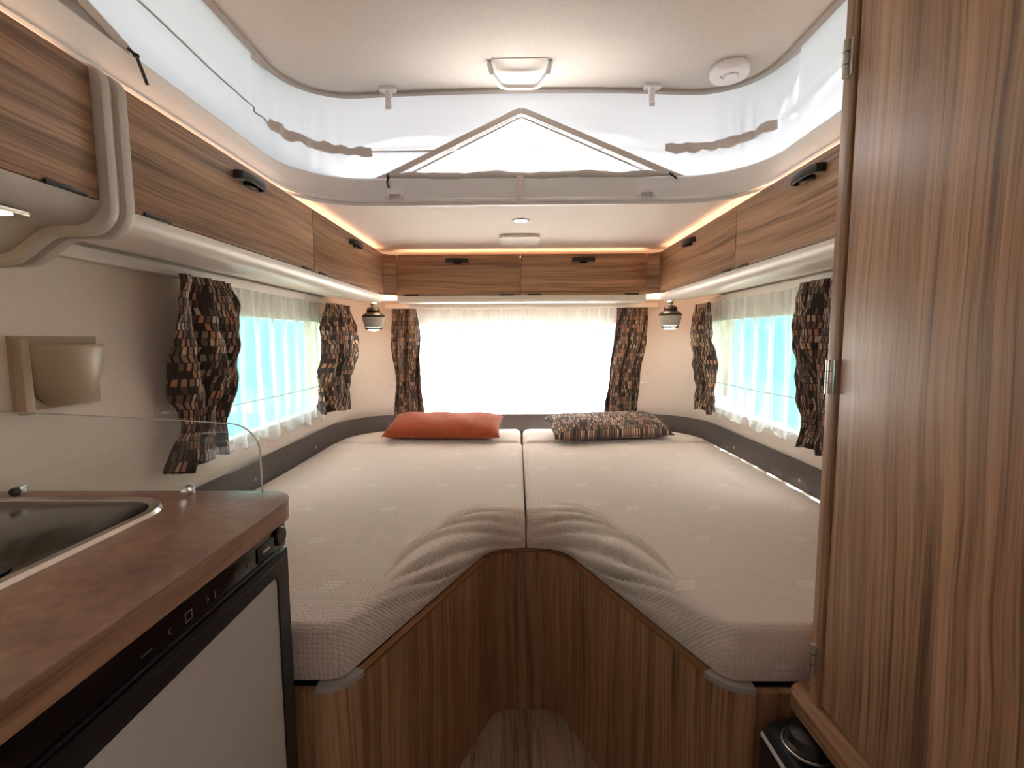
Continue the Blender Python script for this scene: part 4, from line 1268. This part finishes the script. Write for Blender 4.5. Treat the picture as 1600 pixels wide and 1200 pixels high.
d = box('door', (FX - 0.038, dy0, dz0), (FX - 0.004, dy1, dz1), 'black_plastic', t, bevel=0.003)
def ring_frame(name, x0, x1, a0, a1, b0, b1, w, r, mat, parent):
    o_ = [(x1, p[0], p[1]) for p in rr(a0, a1, b0, b1, 0.004, 5)]
    i_ = [(x1, p[0], p[1]) for p in rr(a0 + w, a1 - w, b0 + w, b1 - w, r, 5)]
    n_ = len(o_)
    V = o_ + i_ + [(x0, p[1], p[2]) for p in o_] + [(x0, p[1], p[2]) for p in i_]
    Fc = []
    for i in range(n_):
        k = (i + 1) % n_
        Fc += [(i, k, n_ + k, n_ + i), (2 * n_ + i, 3 * n_ + i, 3 * n_ + k, 2 * n_ + k), (i, 2 * n_ + i, 2 * n_ + k, k), (n_ + i, n_ + k, 3 * n_ + k, 3 * n_ + i)]
    return fin(name, V, Fc, mat, parent)
ring_frame('frame', FX - 0.0037, FX + 0.002, dy0, dy1, dz0, dz1, 0.036, 0.016, 'black_plastic', d)
prism('insert_panel', rr(dy0 + 0.037, dy1 - 0.037, dz0 + 0.037, dz1 - 0.037, 0.015, 5), 'x', FX - 0.0037, FX - 0.0010, 'fridge_panel', d)
box('pull_groove', (FX + 0.0021, 0.275, 0.834), (FX + 0.0040, 0.830, 0.8365), 'black_plastic', d, bevel=0.0006)
box('kitchen_unit', (-1.02, -0.53, 0.0), (-0.446, 0.258, CZ - 0.0355), 'cabinet_wood')
k = bpy.data.objects['kitchen_unit']; tag(k, 'wooden kitchen base unit beside the fridge', 'cabinet')
# wall holder
t = thing('wall_holder', 'cream half-bowl holder on a square plate on kitchen wall', 'holder', (-WX + 0.02, 1.05, 1.08))
box('plate', (-WX + 0.0005, 0.955, 1.075), (-WX + 0.008, 1.155, 1.232), 'cream_plastic', t, bevel=0.002)
box('side_rail', (-WX + 0.0085, 0.955, 1.070), (-WX + 0.030, 0.974, 1.226), 'cream_plastic', t, bevel=0.003)
def bowl(u, v):
    # half bowl: u round the front, v from rim to tip
    a = PI * u
    r = math.cos(v * PI / 2) ** 0.75 if v < 1 else 0
    return (-WX + 0.0085 + 0.062 * r * math.sin(a), 1.058 - 0.088 * r * math.cos(a), 1.214 - 0.136 * math.sin(v * PI / 2))
o = grid('bowl', bowl, 30, 20, 'cream_plastic', t, solid=0.004, angle=60)
# base for the fridge's plinth
box('plinth', (-1.02, 0.27, 0.001), (-0.49, 0.83, 0.058), 'black_trim', bpy.data.objects['fridge'], bevel=0.001)

# ------------------------------------------------------------------ wardrobe, shelf edge, heater
t = thing('wardrobe', 'tall wooden wardrobe with hinged door facing the aisle', 'wardrobe', (0.77, 0.43, 0.578))
WXF = 0.500
boxes('carcass', [((WXF + 0.004, 0.06, 0.579), (1.04, 0.806, 1.692)), ((WXF + 0.004, 0.06, 1.692), (0.772, 0.806, 2.03))], 'cabinet_wood', t, bevel=0)
box('frame_stile', (WXF - 0.006, 0.783, 0.579), (WXF + 0.0035, 0.808, 2.03), 'cabinet_wood', t, bevel=0.0015)
box('door_gap', (WXF + 0.0005, 0.777, 0.59), (WXF + 0.0038, 0.7828, 2.02), 'shadow_gap', t, bevel=0)
d = box('door', (WXF - 0.004, 0.075, 0.590), (WXF + 0.0036, 0.7768, 2.02), 'cabinet_wood', t, bevel=0.002)
for z in (0.660, 1.155, 1.652):
    hg = tube('hinge', [(WXF - 0.0105, 0.797, z - 0.028), (WXF - 0.0105, 0.797, z + 0.028)], 0.0045, 'steel', t, n=12, upv=(0, 1, 0))
    box('hinge_leaf', (WXF - 0.0078, 0.786, z - 0.028), (WXF - 0.0062, 0.797, z + 0.028), 'steel', hg, bevel=0.0004)
    for dz in (-0.0095, 0.0095):
        lathe('hinge_ring', [(0.0044, -0.0007), (0.0050, 0), (0.0044, 0.0007)], (WXF - 0.0105, 0.797, z + dz), 'black_trim', hg, n=12)
p = [(1.03, 0.02), (0.470, 0.02), (0.470, 0.805)]
p += [(0.470 + 0.04 - 0.04 * math.cos(math.radians(a)), 0.812 + 0.04 * math.sin(math.radians(a))) for a in range(0, 91, 10)]
p += [(1.03, 0.852)]
o = prism('base_shelf', p, 'z', 0.548, 0.578, 'cabinet_wood', bevel=0.004, grain='y')
tag(o, 'wooden shelf with rounded nose under the wardrobe', 'shelf')
t = thing('heater', 'black heater with round knob under the wardrobe shelf', 'heater', (0.55, 0.6, 0))
prism('body', [(0.425, 0.002), (0.425, 0.470), (0.440, 0.505), (0.468, 0.518), (0.90, 0.518), (0.90, 0.002)], 'y', 0.30, 0.838, 'black_trim', t, bevel=0.006)
box('side_trim', (0.4215, 0.31, 0.20), (0.4248, 0.835, 0.212), 'bright_plastic', t, bevel=0.001)
sweep('chrome_strip', rect(0.004, 0.006), [(0.4285, 0.836, 0.486), (0.4285, 0.60, 0.486), (0.4285, 0.31, 0.486)], 'bright_plastic', t)
lathe('knob', [(0.040, 0.0), (0.040, 0.006), (0.034, 0.009), (0.030, 0.022), (0.024, 0.026), (0, 0.026)], (0.476, 0.772, 0.5182), 'black_plastic', t, n=28)
lathe('knob_ring', [(0.0425, 0.0), (0.0425, 0.003), (0.0408, 0.004), (0.0402, 0.0)], (0.476, 0.772, 0.5182), 'steel', t, n=28, ring=True)

# ------------------------------------------------------------------ what stands outside the windows
box('ground', (-40, -40, -0.62), (40, 60, -0.52), 'gravel', bevel=0, kind='structure')
for x0, x1 in ((-40, -1.6), (1.6, 40)):
    box('lawn', (x0, -30, -0.5199), (x1, 7.0, -0.50), 'lawn', bevel=0, kind='structure')
def parked(label, x, y, L, W, H, rot, mat, group='caravans parked outside'):
    t = thing('parked_caravan', label, 'caravan', (x, y, -0.52), group)
    t.rotation_euler.z = rot
    def loc(o):
        o.location = o.location + Vector((x, y, -0.52)) - Vector((0, 0, 0))
        return o
    prof = [(-L / 2, 0.35), (-L / 2 - 0.12, 0.9), (-L / 2 + 0.05, H - 0.25), (-L / 2 + 0.35, H), (L / 2 - 0.35, H), (L / 2 - 0.05, H - 0.25), (L / 2 + 0.12, 0.9), (L / 2, 0.35)]
    b = prism('body', prof, 'y', -W / 2, W / 2, mat, None, bevel=0.05)
    wn = []
    for i, wx in enumerate((-L * 0.28, L * 0.06, L * 0.33)):
        for s in (-1, 1):
            wn.append(box('window', (wx - L * 0.12, s * (W / 2 + 0.003), 1.25), (wx + L * 0.12, s * (W / 2 + 0.02), 1.85), 'van_window', None, bevel=0.01))
    wh = [lathe('wheel', [(0, -0.1), (0.30, -0.1), (0.33, -0.06), (0.33, 0.06), (0.30, 0.1), (0, 0.1)], (0.1, s * (W / 2 - 0.12), 0.33), 'tyre', None, axis='y', n=20) for s in (-1, 1)]
    for o in [b] + wn + wh:
        o.parent = t
    return t
parked('caravan with daylight tint in its colour, parked beyond the kitchen-side window', -3.9, 3.4, 5.6, 2.1, 2.7, math.radians(88), 'caravan_cyan_cast')
parked('caravan with daylight tint in its colour, parked beyond the wardrobe-side window', 4.0, 3.6, 5.6, 2.1, 2.7, math.radians(93), 'caravan_cyan_cast')
for px_, lab in ((-4.4, 'caravan with daylight tint in its colour, far behind the rear window, beside kitchen-side curtain'), (-0.2, 'caravan with daylight tint in its colour, far behind the middle of the rear window'), (4.3, 'caravan with daylight tint in its colour, far behind the rear window, beside wardrobe-side curtain')):
    parked(lab, px_, 28.5, 5.0, 2.2 if px_ < 4 else 2.8, 2.55, math.radians(90 - px_ * 2), 'caravan_cyan_cast')
def hedge(label, x0, x1, y0, y1, h):  # height and length set to hold back sky light at the sides
    rnd = random.Random(int(x0 * 10 + y0))
    def fn(u, v):
        x, y = lerp(x0, x1, u), lerp(y0, y1, u)
        k = v * PI
        r = 0.7 + 0.25 * math.sin(u * 60) * math.sin(v * 9 + u * 20) + rnd.uniform(-0.12, 0.12)
        nx, ny = (y1 - y0), -(x1 - x0)
        l = math.hypot(nx, ny)
        return (x + nx / l * r * math.cos(k), y + ny / l * r * math.cos(k), -0.52 + (h + rnd.uniform(-0.15, 0.15)) * math.sin(k) ** 0.5)
    o = grid('hedge', fn, 90, 16, 'hedge', None, angle=180)
    tag(o, label, 'hedge')
hedge('green hedge made tall to hold back side light, beyond the kitchen-side window', -7.0, -7.0, 1.0, 22, 7.0)
hedge('green hedge made tall to hold back side light, beyond the wardrobe-side window', 7.0, 7.0, 22, 1.0, 7.0)
